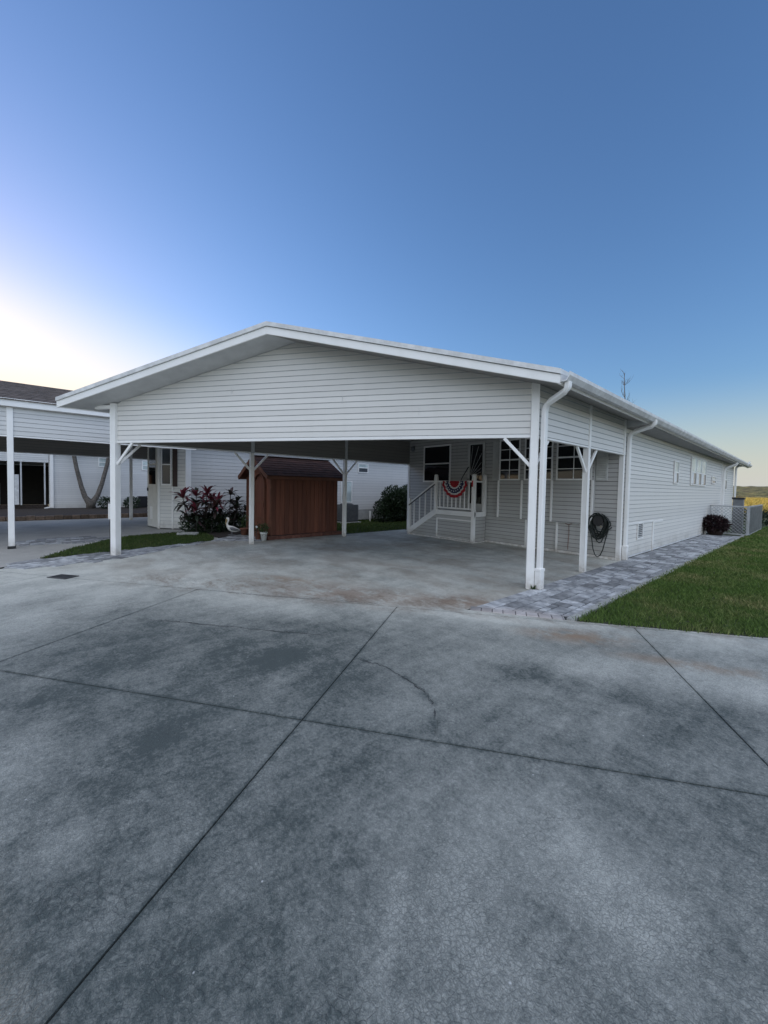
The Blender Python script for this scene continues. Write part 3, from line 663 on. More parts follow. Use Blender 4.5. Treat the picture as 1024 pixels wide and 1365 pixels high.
for p, q, r, s in ((A0-FN*.03, A1-FN*.03, C1, C0), (A1-FN*.03, A2-FN*.03, C2, C1)):
    un = MB(); un.face([p+D4, s+D4, r+D4, q+D4])
    un.build('soffit', SOFFIT if p.x < -9 else CEIL, roof)  # right slope gets the darker colour in place of eave shade
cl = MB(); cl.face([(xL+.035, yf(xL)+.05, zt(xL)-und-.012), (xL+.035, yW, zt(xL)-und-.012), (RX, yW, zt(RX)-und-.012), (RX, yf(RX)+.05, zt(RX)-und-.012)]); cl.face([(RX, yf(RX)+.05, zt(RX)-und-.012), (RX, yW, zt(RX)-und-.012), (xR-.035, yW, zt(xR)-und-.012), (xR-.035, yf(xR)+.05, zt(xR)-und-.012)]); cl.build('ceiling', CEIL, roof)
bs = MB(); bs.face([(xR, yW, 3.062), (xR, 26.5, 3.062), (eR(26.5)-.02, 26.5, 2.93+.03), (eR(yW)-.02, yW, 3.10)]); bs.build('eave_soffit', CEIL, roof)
ec = MB(); ec.face([(xR, yW-.002, 3.06), (eR(yW)-.02, yW-.002, 3.09), (eR(yW)-.02, yW-.002, zt(-2.6)-und), (xR, yW-.002, zt(xR)-und)]); ec.build('eave_closure', SOFFIT, roof)
el = MB(); el.hexa([(-10.6, A0.y, 3.135), (-10.57, A0.y, 3.135), (-10.57, EY, 3.135), (-10.6, EY, 3.135), (-10.6, A0.y, 3.26), (-10.57, A0.y, 3.26), (-10.57, EY, 3.26), (-10.6, EY, 3.26)]); el.build('eave_fascia', TRIM, roof)
# gable ribs under the front overhang
rb = MB()
p0 = FO+FU*0.02+Z*(zt(xL)-und-.06); rb.obox(FO, FU, Z, FN, -.45, -.06, 3.16, 3.235, .0, .09); rb.build('eave_return', TRIM, roof, .003)

# gutter on the right eave
def gutter(y0, y1):
    m = MB(); prof = [(0, -.01), (.012, -.01), (.012, -.11), (.085, -.11), (.125, -.05), (.125, .0), (.137, .0), (.137, -.055), (.092, -.128), (0, -.128)]
    n = 14; k = len(prof); i0 = 0
    for i in range(n+1):
        y = y0+(y1-y0)*i/n
        for a, b in prof: m.v.append((eR(y)+a-.003, y, zt(-2.6)+dzR(y)-.055+b-.0))
    for i in range(n):
        for j in range(k): m.f.append((i*k+j, (i+1)*k+j, (i+1)*k+(j+1) % k, i*k+(j+1) % k))
    m.f.append(tuple(range(k))); m.f.append(tuple(n*k+j for j in range(k))[::-1]); return m
gu = gutter(fy6(-2.6)+.02, EY).build('gutter', TRIM_DIRTY, roof)
ef = MB(); y0_ = fy6(-2.6)
ef.hexa([(-2.63, y0_, 3.15), (-2.602, y0_, 3.15), (eR(EY)-.002, EY, 2.95), (eR(EY)-.03, EY, 2.95), (-2.63, y0_, 3.288), (-2.602, y0_, 3.288), (eR(EY)-.002, EY, 3.085), (eR(EY)-.03, EY, 3.085)]); ef.build('eave_fascia', TRIM, roof)
# --- downspouts
def downspout(path, wd=.105, dp=.075, boot=True):
    m = MB(); pts = [Vector(p) for p in path]
    # rounded corners
    P = [pts[0]]
    for a, b, c in zip(pts[:-2], pts[1:-1], pts[2:]):
        r_ = min(.13, (b-a).length*.45, (c-b).length*.45); p1 = b+(a-b).normalized()*r_; p2 = b+(c-b).normalized()*r_
        for k in range(6):
            t = k/5; P.append(p1*(1-t)**2+b*2*t*(1-t)+p2*t*t)
    P.append(pts[-1]); i0 = 0
    for k, p in enumerate(P):
        t = (P[min(k+1, len(P)-1)]-P[max(k-1, 0)]).normalized(); a = t.cross(Vector((.99, .05, .12)).cross(t)).normalized() if abs(t.x) > .95 else (X-t*X.dot(t)).normalized()
        b = t.cross(a); w_, d_ = wd/2, dp/2; ch = .012
        for (sa, sb) in ((-w_+ch, -d_), (w_-ch, -d_), (w_, -d_+ch), (w_, d_-ch), (w_-ch, d_), (-w_+ch, d_), (-w_, d_-ch), (-w_, -d_+ch)): m.v.append(tuple(p+b*sa+a*sb))
    for k in range(len(P)-1):
        for j in range(8): m.f.append((k*8+j, k*8+(j+1) % 8, (k+1)*8+(j+1) % 8, (k+1)*8+j))
    n_ = len(P); m.f.append(tuple(range(8))[::-1]); m.f.append(tuple((n_-1)*8+j for j in range(8)))
    o = m.build('downspout', TRIM, house)
    if boot:
        e = pts[-1]; bm_ = MB(); bm_.box(e.x-dp/2-.012, e.x+dp/2+.012, e.y-wd/2-.012, e.y+wd/2+.012, max(e.z-.0, .011), .30); bm_.box(e.x-dp/2-.02, e.x+dp/2+.02, e.y-wd/2-.02, e.y+wd/2+.02, .30, .345); bm_.build('boot', TRIM, o, .006)
    return o
def ds(y, ytop, x=-2.99): return downspout([(-2.53, ytop, 3.19), (-2.535, ytop, 3.08), (x, y, 2.95), (x, y, .012)])
ds(5.93, 5.72, -2.975); ds(10.12, 10.05, -3.03); ds(25.7, 25.95, -2.98)
ds2 = downspout([(-2.62, 22.9, 2.98), (-2.64, 22.9, 2.9), (-3.03, 22.75, 2.72), (-3.03, 22.75, .012)], boot=False)
# --- posts and their braces
def post(p, wd, dirs, z1=None, ang=0, name='post'):
    m = MB(); u = Vector((math.cos(ang), math.sin(ang), 0)); v = Vector((-u.y, u.x, 0)); z1 = z1 or zb
    m.obox((p[0], p[1], 0), u, v, Z, -wd/2, wd/2, -wd/2, wd/2, 0, z1)
    for sg in (-1, 1):   # raised edges of the extrusion
        m.obox((p[0], p[1], 0), u, v, Z, sg*wd/2-.008, sg*wd/2+.008, -wd/2-.004, wd/2+.004, .004, z1-.003)
    o = m.build(name, TRIM, house, .004)
    for d in dirs:
        d = Vector((*d, 0)).normalized(); b = MB(); q = Vector((p[0], p[1], 0))
        b.bar(q+d*(wd*.5-.01)+Z*(zb-.46), q+d*.46+Z*(zb-.004), .04, .05); b.build('brace', TRIM, o, .003)
    return o
fa_ = math.atan2(FU.y, FU.x)
post((xL, yf(xL)), .125, [(FU.x, FU.y), (0, 1)], z1=zt(xL)-und-.002, ang=fa_)
post((xR, yf(xR)), .105, [(-FU.x, -FU.y), (0, 1)], z1=zt(xR)-und-.002, ang=fa_)
post((xR, 7.93), .09, [(0, 1), (0, -1)]); post((xL, 4.07), .09, [(0, 1), (0, -1)]); post((xL, 7.1), .09, [(0, 1), (0, -1)])
# inside, the left posts show against the valance
for yy in (4.07, 7.1): B1('valance_seam', SOFFIT, house, xL+.048, xL+.075, yy-.045, yy+.045, zb, zt(xL)-und-.03)
# --- window bay on the front wall
bx0, bx1, by = -6.27, -3.67, yW-.11
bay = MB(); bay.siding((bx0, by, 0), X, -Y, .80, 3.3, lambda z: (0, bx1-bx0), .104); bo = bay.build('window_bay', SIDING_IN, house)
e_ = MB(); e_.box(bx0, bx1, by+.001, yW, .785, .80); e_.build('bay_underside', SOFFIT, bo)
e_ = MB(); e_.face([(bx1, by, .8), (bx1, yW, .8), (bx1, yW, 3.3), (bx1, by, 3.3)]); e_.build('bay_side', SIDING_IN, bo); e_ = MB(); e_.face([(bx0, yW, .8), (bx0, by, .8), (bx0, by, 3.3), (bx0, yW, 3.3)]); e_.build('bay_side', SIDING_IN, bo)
for xs in (-6.25, -5.52, -4.68, -3.69):
    s_ = MB(); s_.box(xs-.025, xs+.025, by-.03, by-.001, .79, 1.86); s_.build('batten', TRIM, bo, .003)
for xs in (-5.42, -4.56):
    s_ = MB(); s_.box(xs-.025, xs+.025, yW-.03, yW-.001, .03, .78); s_.build('batten', TRIM, wfo, .003)
for (a, b) in ((-6.23, -5.58), (-5.45, -4.66), (-4.57, -3.70)):
    window(bo, Vector((a, by-.016, 1.86)), X, -Y, b-a, 1.16, cols=2, rows=4, fr=.04)
for xs in (-6.53, -3.66):
    s_ = MB(); s_.box(xs, xs+.26, (yW if xs < -6.3 else yW)-.034, yW-.004, 1.86, 3.02)
    o = s_.build('shutter', SHUTTERM, wfo, .004)
    l_ = MB()
    for k in range(26): l_.obox((xs+.03, yW-.036, 1.92+k*.041), X, Vector((0, -.45, .9)).normalized(), Vector((0, -.9, -.45)).normalized(), 0, .2, 0, .036, 0, .006)
    l_.build('louvre', SHUTTERM, o)
# --- porch window, entry door, light
window(wfo, Vector((-9.33, yW-.016, 1.80)), X, -Y, 1.22, 1.26, fr=.055)
dm = MB(); dm.box(-7.42, -6.80, yW-.045, yW-.004, .93, 3.02); door = dm.build('entry_door', SHUTTERM, house, .004)
dg = MB(); dg.box(-7.33, -6.88, yW-.052, yW-.044, 1.15, 2.96); dgo = dg.build('door_glass', GLASS, door)
sb_ = MB(); c0 = Vector((-7.33, yW-.054, 1.95))
for k in range(9):
    a = R(-8+k*12.5+5); d = Vector((math.cos(a), 0, math.sin(a))); L_ = min(.43/max(d.x, .02), .98/max(d.z, .02) if d.z > 0 else 9, 1.0)
    sb_.bar(c0+d*.10, c0+d*L_, .006, .016, (0, 1, 0))
for rad in (.1,):
    pts = [c0+Vector((math.cos(R(t)), 0, math.sin(R(t))))*rad for t in range(-10, 91, 10)]
    for p, q in zip(pts[:-1], pts[1:]): sb_.bar(p, q, .006, .014, (0, 1, 0))
sb_.build('sunburst_grille', SHUTTERM, dgo)
hd_ = MB(); hd_.tube([(-7.385, yW-.05, 1.9), (-7.385, yW-.1, 1.9), (-7.31, yW-.105, 1.9)], .012, 8); hd_.build('handle', DARKGREY, door)
lt = MB(); lt.lathe((-9.82, yW-.08, 2.98), [(.03, .1), (.07, .08), (.075, .0), (.05, -.07), (.015, -.09)], 14); lt.box(-9.86, -9.78, yW-.05, yW-.015, 2.98, 3.1); lt.build('porch_light', GREYMETAL, house, 0, True)
# --- right wall openings
window(wro, Vector((xR+.016, 14.4, 1.88)), Y, X, .55, .70, fr=.035, top=BLIND, bot=BLINDLOW, curtain=.6)
for k in range(3): window(wro, Vector((xR+.016, 16.62+k*.84, 1.87)), Y, X, .82, .98, fr=.035, top=BLIND, bot=BLINDLOW, midfrac=.46, curtain=.55)
window(wro, Vector((xR+.016, 20.3, 2.0)), Y, X, .85, .30, fr=.03, mid=True, top=BLIND, bot=BLINDLOW)
window(wro, Vector((xR-.004, 23.55, 1.77)), Y, X, .5, .95, fr=.04, top=BLIND, bot=BLINDLOW)
v_ = MB(); o_ = Vector((xR+.016, 11.14, .40)); v_.obox(o_, Y, Z, X, 0, .46, 0, .04, 0, .02); v_.obox(o_, Y, Z, X, 0, .46, .39, .43, 0, .02); v_.obox(o_, Y, Z, X, 0, .04, .04, .39, 0, .02); v_.obox(o_, Y, Z, X, .42, .46, .04, .39, 0, .02)
vo_ = v_.build('skirting_vent', TRIM, wro, .002)
v_ = MB()
for k in range(7): v_.obox(o_+Z*(.055+k*.048), Y, Vector((.5, 0, .85)), Vector((.85, 0, -.5)), .04, .42, 0, .03, 0, .005)
v_.build('vent_slat', TRIM_DIRTY, vo_)
v_ = MB(); v_.obox(o_, Y, Z, X, .03, .43, .03, .4, -.01, .002); v_.build('vent_backing', DARKGREY, vo_)
ap = MB(); o_ = Vector((xR+.012, 0, 0)); ap.obox(o_, Y, Z, X, 12.44, 12.53, .0, .82, 0, .02); ap.obox(o_, Y, Z, X, 12.53, 13.42, .76, .82, 0, .018); ap.obox(o_, Y, Z, X, 10.3, 12.44, .80, .84, 0, .015)
ap.build('access_panel', TRIM, wro, .003)

# ================================================================== ENTRY STEPS
yd = 9.38; dx0, dx1, dz = -8.26, -6.74, .90
deck = thing('entry_steps', (-8, yd+.2, 0), 'white railed entry landing and steps against the front wall inside the carport', 'steps')
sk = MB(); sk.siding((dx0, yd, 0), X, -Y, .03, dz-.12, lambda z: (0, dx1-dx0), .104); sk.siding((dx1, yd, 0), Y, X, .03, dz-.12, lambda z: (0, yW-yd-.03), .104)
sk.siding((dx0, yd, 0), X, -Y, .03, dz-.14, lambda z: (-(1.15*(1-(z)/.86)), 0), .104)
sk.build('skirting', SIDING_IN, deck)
b = MB(); b.box(dx0-.02, dx1+.02, yd-.03, yW-.03, dz-.13, dz+.02); b.build('landing', TRIM, deck, .005)
b = MB(); b.box(dx0-1.15, dx1, yd-.02, yd+.01, 0, .035); b.box(dx1-.01, dx1+.022, yd+.02, yW-.03, 0, .03); b.build('base_trim', TRIM, deck, .002)
for k in range(4):
    b = MB(); z_ = dz*(k+1)/5; x1_ = dx0-.29*(3-k); b.box(x1_-.30, x1_, yd+.02, yW-.03, z_-.04, z_); b.box(x1_-.28, x1_-.26, yd+.03, yW-.04, z_-.18 if k else 0.0, z_-.04); b.build('tread', CEIL, deck, .004)
b = MB(); b.bar((-9.42, yd-.012, .12), (dx0, yd-.012, dz-.06), .04, .17); b.build('stringer', TRIM, deck, .003)
def newel(x, y, z0, z1):
    m = MB(); m.box(x-.05, x+.05, y-.05, y+.05, z0, z1-.05); o = m.build('newel_post', TRIM, deck, .006)
    c = MB(); c.lathe((x, y, z1-.052), [(.058, 0), (.062, .02), (.062, .05), (.055, .075), (.03, .09)], 14); c.build('newel_cap', TRIM, o, 0, True); return o
newel(dx0+.03, yd-.01, dz-.1, 2.0); nr = newel(dx1-.03, yd-.01, .0, 2.0); newel(dx1+.0, yW-.09, dz-.1, 2.0)
B1('newel_post', TRIM, deck, -9.47, -9.37, yd-.06, yd+.04, 0, 1.24, .006)
rl = MB(); rl.box(dx0+.085, dx1-.085, yd-.035, yd+.015, 1.79, 1.84); rl.build('handrail', TRIM, deck, .006)
rl = MB(); rl.box(dx0+.085, dx1-.085, yd-.03, yd+.01, dz+.07, dz+.12); rl.build('bottom_rail', TRIM, deck, .004)
rl = MB(); rl.box(dx1-.02, dx1+.02, yd+.045, yW-.145, 1.79, 1.84); rl.build('handrail', TRIM, deck, .006)
rl = MB(); rl.bar((-9.40, yd-.01, 1.08), (dx0+.02, yd-.01, 1.80), .05, .05); rl.build('handrail', TRIM, deck, .006)
rl = MB(); rl.bar((-9.40, yd-.07, 1.0), (dx0+.02, yd-.07, 1.72), .03, .03); rl.build('grab_rail', DARKGREY, deck, .004)
for k in range(8):
    x = dx0+.20+k*(dx1-dx0-.4)/7; B1('baluster', TRIM, deck, x-.016, x+.016, yd-.026, yd+.006, dz+.12, 1.79, .003)
for k in range(4):
    x = -9.20+k*.255; zl = .12+(x+9.42)*.625+.06; zh = 1.08+(x+9.40)*.62-.02
    B1('baluster', TRIM, deck, x-.016, x+.016, yd-.026, yd+.006, zl, zh, .003)
h = MB()
for a in ((-8.18, -6.78, .625, .665), (-8.18, -6.78, .05, .08), (-8.18, -8.14, .08, .625), (-6.83, -6.78, .08, .625)): h.box(a[0], a[1], yd-.034, yd-.003, a[2], a[3])
h.build('hatch_frame', TRIM, deck, .003)
tg = MB(); tg.box(dx1-.075, dx1-.03, yd-.066, yd-.061, 1.66, 1.84); tg.build('red_label', REDTAG, nr)

# a weed in the joint between the corner post and its downspout
m = MB(); wr_ = random.Random(77)
for k in range(26):
    a = wr_.uniform(0, 6.28); d = Vector((math.cos(a)*.6, math.sin(a)*.6, 1)).normalized(); p = Vector((-3.03+wr_.uniform(-.03, .03), 5.83+wr_.uniform(-.03, .03), .008)); sd_ = Vector((-d.y, d.x, 0)).normalized()*.008; L_ = wr_.uniform(.04, .10)
    m.face([p-sd_*.4, p+sd_*.4, p+d*L_*.6+sd_, p+d*L_, p+d*L_*.6-sd_])
wd_ = thing('weed', (-3.03, 5.83, 0), 'tiny green weed at the foot of the right front carport post', 'weed'); m.build('leaf', LEAF_MID, wd_)
# bunting on the rail
bt = thing('bunting', (-7.45, yd-.06, 1.83), 'pleated red, white and navy half-round bunting with white stars hung on the rail', 'bunting')
def ring(r0, r1, mat, name, off=0):
    m = MB(); n = 96; rs = [r0, (r0+r1)/2, r1] if r1-r0 > .05 else [r0, r1]
    if r0 == 0: rs = [.004, r1*.5, r1]
    for rr_ in rs:
        for j in range(n+1):
            a = math.pi+math.pi*j/n; pl = .022*math.sin(j/n*math.pi*18)*(.25+rr_/.5)
            m.v.append((-7.45+rr_*math.cos(a)*.98, yd-.07+pl-off, 1.83+rr_*math.sin(a)*1.06))
    for k in range(len(rs)-1):
        for j in range(n): m.f.append((k*(n+1)+j, (k+1)*(n+1)+j, (k+1)*(n+1)+j+1, k*(n+1)+j+1))
    return m.build(name, mat, bt, 0, True)
ring(0, .19, REDCLOTH, 'red_band'); ring(.19, .235, WHITECLOTH, 'white_band'); bb = ring(.235, .355, NAVY, 'blue_band'); ring(.355, .40, WHITECLOTH, 'white_band'); ring(.40, .485, REDCLOTH, 'red_band')
for k in range(11):
    a = math.pi+math.pi*(k+.5)/11; m = MB(); rr_ = .295; c = Vector((-7.45+rr_*math.cos(a)*.98, yd-.098, 1.83+rr_*math.sin(a)*1.06))
    ring_ = [c+Vector((math.sin(t*math.pi/5), 0, math.cos(t*math.pi/5)))*(.03 if t % 2 == 0 else .012) for t in range(10)]
    m.face(ring_[::1]); m.build('star', WHITECLOTH, bb)
# thin dark rod leaning on the landing rail
rd = MB(); rd.tube([(-7.43, yd+.05, 1.62), (-7.28, yd+.12, 1.98), (-7.14, yd+.2, 2.26)], [.011, .012, .02], 8); tagone(rd.build('flag_stick', BLACK, None, 0, True), 'thin dark stick leaning up behind the bunting beside the door', 'stick')

# hose on a wall hanger
hx, hz = -3.52, .84
hs = thing('garden_hose', (hx, yW-.1, hz), 'coiled dark garden hose hanging on a wall hook near the corner downspout', 'hose')
m = MB()
for j in range(16):
    a, b = math.pi*2*j/16, math.pi*2*(j+1)/16
m.lathe((0, 0, 0), [(.03, 0), (.07, .01), (.08, .05), (.06, .07), (.06, .12), (.10, .14), (.10, .155)], 20)
m.v = [(hx+p[0]*1.1, yW-.02-p[2], hz+.06+p[1]*1.25) for p in m.v]; m.f = [tuple(reversed(f)) for f in m.f]
m.build('hose_hanger', BLACK, hs)
m = MB(); rr = random.Random(4)
pts = []
for k in range(15):
    wx = rr.uniform(.13, .24); top = .18+rr.uniform(-.04, .08); bot = -rr.choice([.2, .26, .3, .34, .38, .43, .47, .52, .58]) if k != 11 else -.80; yo = .045+.008*(k % 12)+rr.uniform(0, .01); ox = rr.uniform(-.04, .05)
    lean = rr.uniform(-.05, .05)
    for j in range(18):
        a = math.pi/2+2*math.pi*j/18; sx = math.cos(a)*wx*(1 if math.sin(a) > -.2 else .84); sz = math.sin(a)*(top if math.sin(a) > 0 else -bot)
        pts.append((hx+ox+sx+lean*math.sin(a), yW-.03-yo, hz+sz))
m.tube(pts, .012, 6); m.build('hose_coil', HOSE, hs, 0, True)
m = MB(); m.tube([(hx+.18, yW-.1, hz-.1), (hx+.24, yW-.13, hz-.12), (hx+.29, yW-.12, hz-.07)], [.012, .014, .017], 8); m.build('nozzle', DARKGREY, hs, 0, True)
m = MB(); m.lathe((hx+.06, yW-.155, hz-.08), [(.0, -.012), (.016, -.01), (.016, .01), (.0, .012)], 8); m.build('fitting', BEAK, hs)
# rusty cord and hook on the skirting
m = MB(); m.tube([(-4.25, yW-.03, .74), (-4.24, yW-.035, .5), (-4.26, yW-.03, .2), (-4.255, yW-.03, .1)], .006, 6); m.tube([(-4.33, yW-.05, .765), (-4.25, yW-.055, .74), (-4.17, yW-.05, .77)], .007, 6)
tagone(m.build('hanging_cord', TERRA, None, 0, True), 'thin rusty cord hanging below the window bay behind the carport post', 'cord')

# ================================================================== SHED
shed = thing('garden_shed', (-11.5, 6, 0), 'small red-brown board shed with a dark red shingle roof beside the carport', 'shed')
sx0, sx1, sy0, sy1 = -12.4, -10.6, 4.85, 7.15; sze = 1.84; srx, srz = -11.5, 2.46
for xa in (sx1-.02, sx0):
    m = MB(); y = sy0
    while y < sy1-.01:
        y2 = min(y+.145, sy1); m.box(xa, xa+.02, y+.004, y2-.004, .12, sze+.05); y = y2
    m.build('side_wall', SHEDWOOD, shed, .002)
for yy, sg in ((sy0, 1), (sy1, -1)):
    m = MB(); x = sx0
    while x < sx1-.01:
        x2 = min(x+.145, sx1); za = lambda q: sze+.02+(srz-sze-.08)*(1-abs(q-srx)/.9); ya, yb = (yy, yy+.02) if sg > 0 else (yy-.02, yy)
        m.hexa([(x+.004, ya, .12), (x2-.004, ya, .12), (x2-.004, yb, .12), (x+.004, yb, .12), (x+.004, ya, za(x)), (x2-.004, ya, za(x2)), (x2-.004, yb, za(x2)), (x+.004, yb, za(x))]); x = x2
    m.build('end_wall', SHEDWOOD, shed, .002)
B1('core', DARKGAP, shed, sx0+.021, sx1-.021, sy0+.021, sy1-.021, .1, sze)
for (cx_, cy_) in ((sx1, sy0), (sx1, sy1), (sx0, sy0)):
    m = MB(); m.box(cx_-.035, cx_+.012, cy_-.012 if cy_ == sy0 else cy_-.045, cy_+.045 if cy_ == sy0 else cy_+.012, .12, sze); m.build('corner_board', SHEDTRIM, shed, .003)
m = MB(); m.box(sx1, sx1+.02, sy0+.05, sy1-.05, sze-.06, sze+.03); m.build('frieze_board', SHEDTRIM, shed, .003)
# shingle roof in courses
def shroof(mb, eave, ridge, y0, y1, n, tiles, seed):
    rr = random.Random(seed); e, r_ = Vector(eave), Vector(ridge); d = r_-e; nrm = Vector((d.z, 0, -d.x)).normalized()
    if nrm.z < 0: nrm = -nrm
    for k in range(n):
        a, b = e+d*(k/n), e+d*((k+1.25)/n if k < n-1 else 1); L = (y1-y0); off = rr.random(); yy = y0-off*L/tiles
        while yy < y1:
            w_ = L/tiles*rr.uniform(.85, 1.15); ya, yb = max(y0, yy), min(y1, yy+w_-.004); yy += w_
            if yb-ya < .01: continue
            hh = .014+rr.uniform(0, .004); P0, P1 = a+nrm*hh, b+nrm*.002; c0 = a+nrm*.0
            q = [Vector((P0.x, ya, P0.z)), Vector((P0.x, yb, P0.z)), Vector((P1.x, yb, P1.z)), Vector((P1.x, ya, P1.z))]; q2 = [Vector((c0.x, ya, c0.z)), Vector((c0.x, yb, c0.z))]
            i = len(mb.v); mb.v += [tuple(v) for v in q+q2]; mb.f += [(i, i+1, i+2, i+3), (i+4, i+5, i+1, i)]
m = MB(); shroof(m, (sx1+.22, 0, sze+.03), (srx, 0, srz+.02), sy0-.22, sy1+.22, 8, 14, 1); shroof(m, (sx0-.22, 0, sze+.03), (srx, 0, srz+.02), sy0-.22, sy1+.22, 8, 14, 2)
rfs = m.build('roof', SHINGLE_RED, shed)
m = MB(); m.bar((srx, sy0-.22, srz+.03), (srx, sy1+.22, srz+.03), .16, .02); m.build('ridge_cap', SHINGLE_RED, rfs)
m = MB()
for yy in (sy0-.21, sy1+.19):
    for xe in (sx1+.21, sx0-.21): m.bar((xe, yy, sze-.03), (srx, yy, srz-.05), .025, .12)
for xe in (sx1+.20, sx0-.20): m.bar((xe, sy0-.2, sze-.03), (xe, sy1+.2, sze-.03), .02, .09)
m.build('barge_board', SHEDTRIM, rfs, .003)
m = MB()
for xe in (sx1, sx0): m.face([(xe+(.2 if xe == sx1 else -.2), sy0-.2, sze+.0), (xe+(.2 if xe == sx1 else -.2), sy1+.2, sze+.0), (srx, sy1+.2, srz-.01), (srx, sy0-.2, srz-.01)])
m.build('roof_deck', SHEDTRIM, rfs)
# arched door
m = MB()
for k in range(5): m.box(-11.68+k*.145, -11.68+k*.145+.139, sy0-.025, sy0-.003, .2, 1.62+.22*math.sqrt(max(0, 1-((k-2)/2.6)**2)))
do = m.build('door', SHEDWOOD, shed, .002)
m = MB(); arc = [Vector((-11.32+.40*math.cos(t), sy0-.035, 1.55+.40*math.sin(t))) for t in np.linspace(0, math.pi, 15)]
P = [Vector((-10.92, sy0-.035, .16))]+arc+[Vector((-11.72, sy0-.035, .16))]
for p, q in zip(P[:-1], P[1:]): m.bar(p, q, .03, .06, (0, 1, 0))
m.build('door_surround', SHEDTRIM, do)
m = MB()
for zz in (.55, 1.05): m.box(-11.69, -10.97, sy0-.036, sy0-.026, zz, zz+.07)
m.box(-11.05, -11.02, sy0-.05, sy0-.03, .95, 1.1); m.build('door_rail', SHEDTRIM, do)
m = MB(); rr = random.Random(3); y = sy0-.12
while y < sy1+.02: l_ = rr.uniform(.34, .42); m.box(sx1-.05, sx1+.08+rr.uniform(-.01, .01), y, y+l_-.01, 0, .11+rr.uniform(-.012, .012)); y += l_
x = sx0
while x < sx1-.1: l_ = rr.uniform(.34, .42); m.box(x, x+l_-.01, sy0-.1, sy0+.04, 0, .10); x += l_
m.build('brick_base', REDBRICK, shed, .008)

# pots by the shed
def foliage(mb, c, rx_, ry_, rz_, n, lw, ll, seed, upb=.3, shell=.5):
    rr = random.Random(seed)
    for _ in range(n):
        d = Vector((rr.gauss(0, 1), rr.gauss(0, 1), rr.gauss(0, 1))).normalized(); s_ = shell+(1-shell)*rr.random()**.5
        p = Vector((c[0]+d.x*rx_*s_, c[1]+d.y*ry_*s_, c[2]+d.z*rz_*s_))
        if p.z < .02: p.z = .02+rr.random()*.05
        t = (d+Vector((rr.gauss(0, .6), rr.gauss(0, .6), rr.gauss(0, .6)+upb))).normalized(); a = t.cross(Vector((rr.gauss(0, 1), rr.gauss(0, 1), rr.gauss(0, 1)))).normalized()
        L_ = ll*rr.uniform(.6, 1.3); W_ = lw*rr.uniform(.7, 1.2)
        mb.face([p, p+t*L_*.45+a*W_, p+t*L_, p+t*L_*.45-a*W_])
def pot(name, c, r, h_, mat, label, leaf, seed, fh_=.18, n=160, lw=.012, ll=.07):
    t = thing(name, (c[0], c[1], 0), label, 'flower pot')
    m = MB(); m.lathe((c[0], c[1], .006), [(r*.68, 0), (r*.95, h_*.82), (r*1.05, h_*.83), (r*1.05, h_), (r*.93, h_), (r*.9, h_*.9), (.001, h_*.88)], 20); m.build('pot', mat, t, 0, True)
    m = MB(); foliage(m, (c[0], c[1], h_+fh_*.4), r*1.2, r*1.2, fh_, n, lw, ll, seed, .6, .2); m.build('foliage', leaf, t)
    return t
pot('flower_pot', (-10.50, 4.60), .10, .24, WHITEPOT, 'small white flower pot with a low green plant at the shed corner', LEAF_MID, 3)
t = pot('flower_pot', (-10.80, 4.58), .13, .22, TERRA, 'terracotta pot standing between the white pot and the carport post', LEAF_DARK, 4)
t['group'] = 'pots by the shed door'
pot('flower_pot', (-12.02, 4.62), .13, .22, TERRA, 'terracotta pot with upright leaves standing left of the carport post near the bird statue', LEAF_MID, 5, .3)
m = MB(); m.tube([(-10.62, 4.44, 0), (-10.62, 4.44, .38)], .006, 6); gl = thing('garden_light', (-10.62, 4.44, 0), 'tiny white globe on a thin stake above the white flower pot', 'garden light'); m.build('stake', DARKGREY, gl)
m = MB(); m.lathe((-10.62, 4.44, .36), [(.004, 0), (.026, .012), (.034, .035), (.026, .06), (.004, .07)], 12); m.build('globe', WHITEPOT, gl, 0, True)

# ================================================================== BIRD STATUE
bird = thing('bird_statue', (-12.15, 4.28, 0), 'white wading-bird statue with grey wing standing in front of the dark shrubs', 'statue')
bx, byy = -12.15, 4.28; bd = Vector((.66, .75, 0))      # tail direction (to the right in view)
bpnt = lambda a, z, s=0: Vector((bx, byy, 0))+bd*a+Vector((-bd.y, bd.x, 0))*s+Z*z
m = MB()
m.tube([bpnt(-.17, .515), bpnt(-.15, .535), bpnt(-.12, .53), bpnt(-.105, .48), bpnt(-.125, .42), bpnt(-.15, .36), bpnt(-.13, .29), bpnt(-.07, .235), bpnt(.02, .20), bpnt(.12, .175), bpnt(.22, .165), bpnt(.27, .16)],
       [.018, .034, .038, .03, .025, .028, .045, .078, .092, .075, .035, .008], 14); m.build('body', BIRDW, bird, 0, True)
m = MB(); m.tube([bpnt(-.165, .525), bpnt(-.18, .45), bpnt(-.19, .36), bpnt(-.185, .30)], [.02, .018, .011, .004], 10); m.build('beak', BEAK, bird, 0, True)
for s in (-1, 1):
    m = MB(); m.tube([bpnt(-.06, .25, s*.055), bpnt(.03, .22, s*.085), bpnt(.14, .19, s*.065), bpnt(.27, .165, s*.02)], [.01, .05, .042, .006], 10)
    m.build('wing', BIRDG, bird, 0, True)
    m = MB(); m.tube([bpnt(.0, .14, s*.035), bpnt(.005, .02, s*.035)], .012, 8); m.tube([bpnt(.0, .03, s*.035), bpnt(-.06, .012, s*.045)], [.012, .01], 6); m.build('leg', BIRDG, bird)
m = MB()
for s in (-1, 1): m.lathe(bpnt(-.145, .545, s*.03), [(.001, -.006), (.006, 0), (.001, .006)], 8)
m.build('eye', BLACK, bird)
m = MB(); m.lathe((bx, byy, 0), [(.12, 0), (.13, .015), (.1, .028), (.001, .03)], 14); m.build('base', BIRDG, bird)

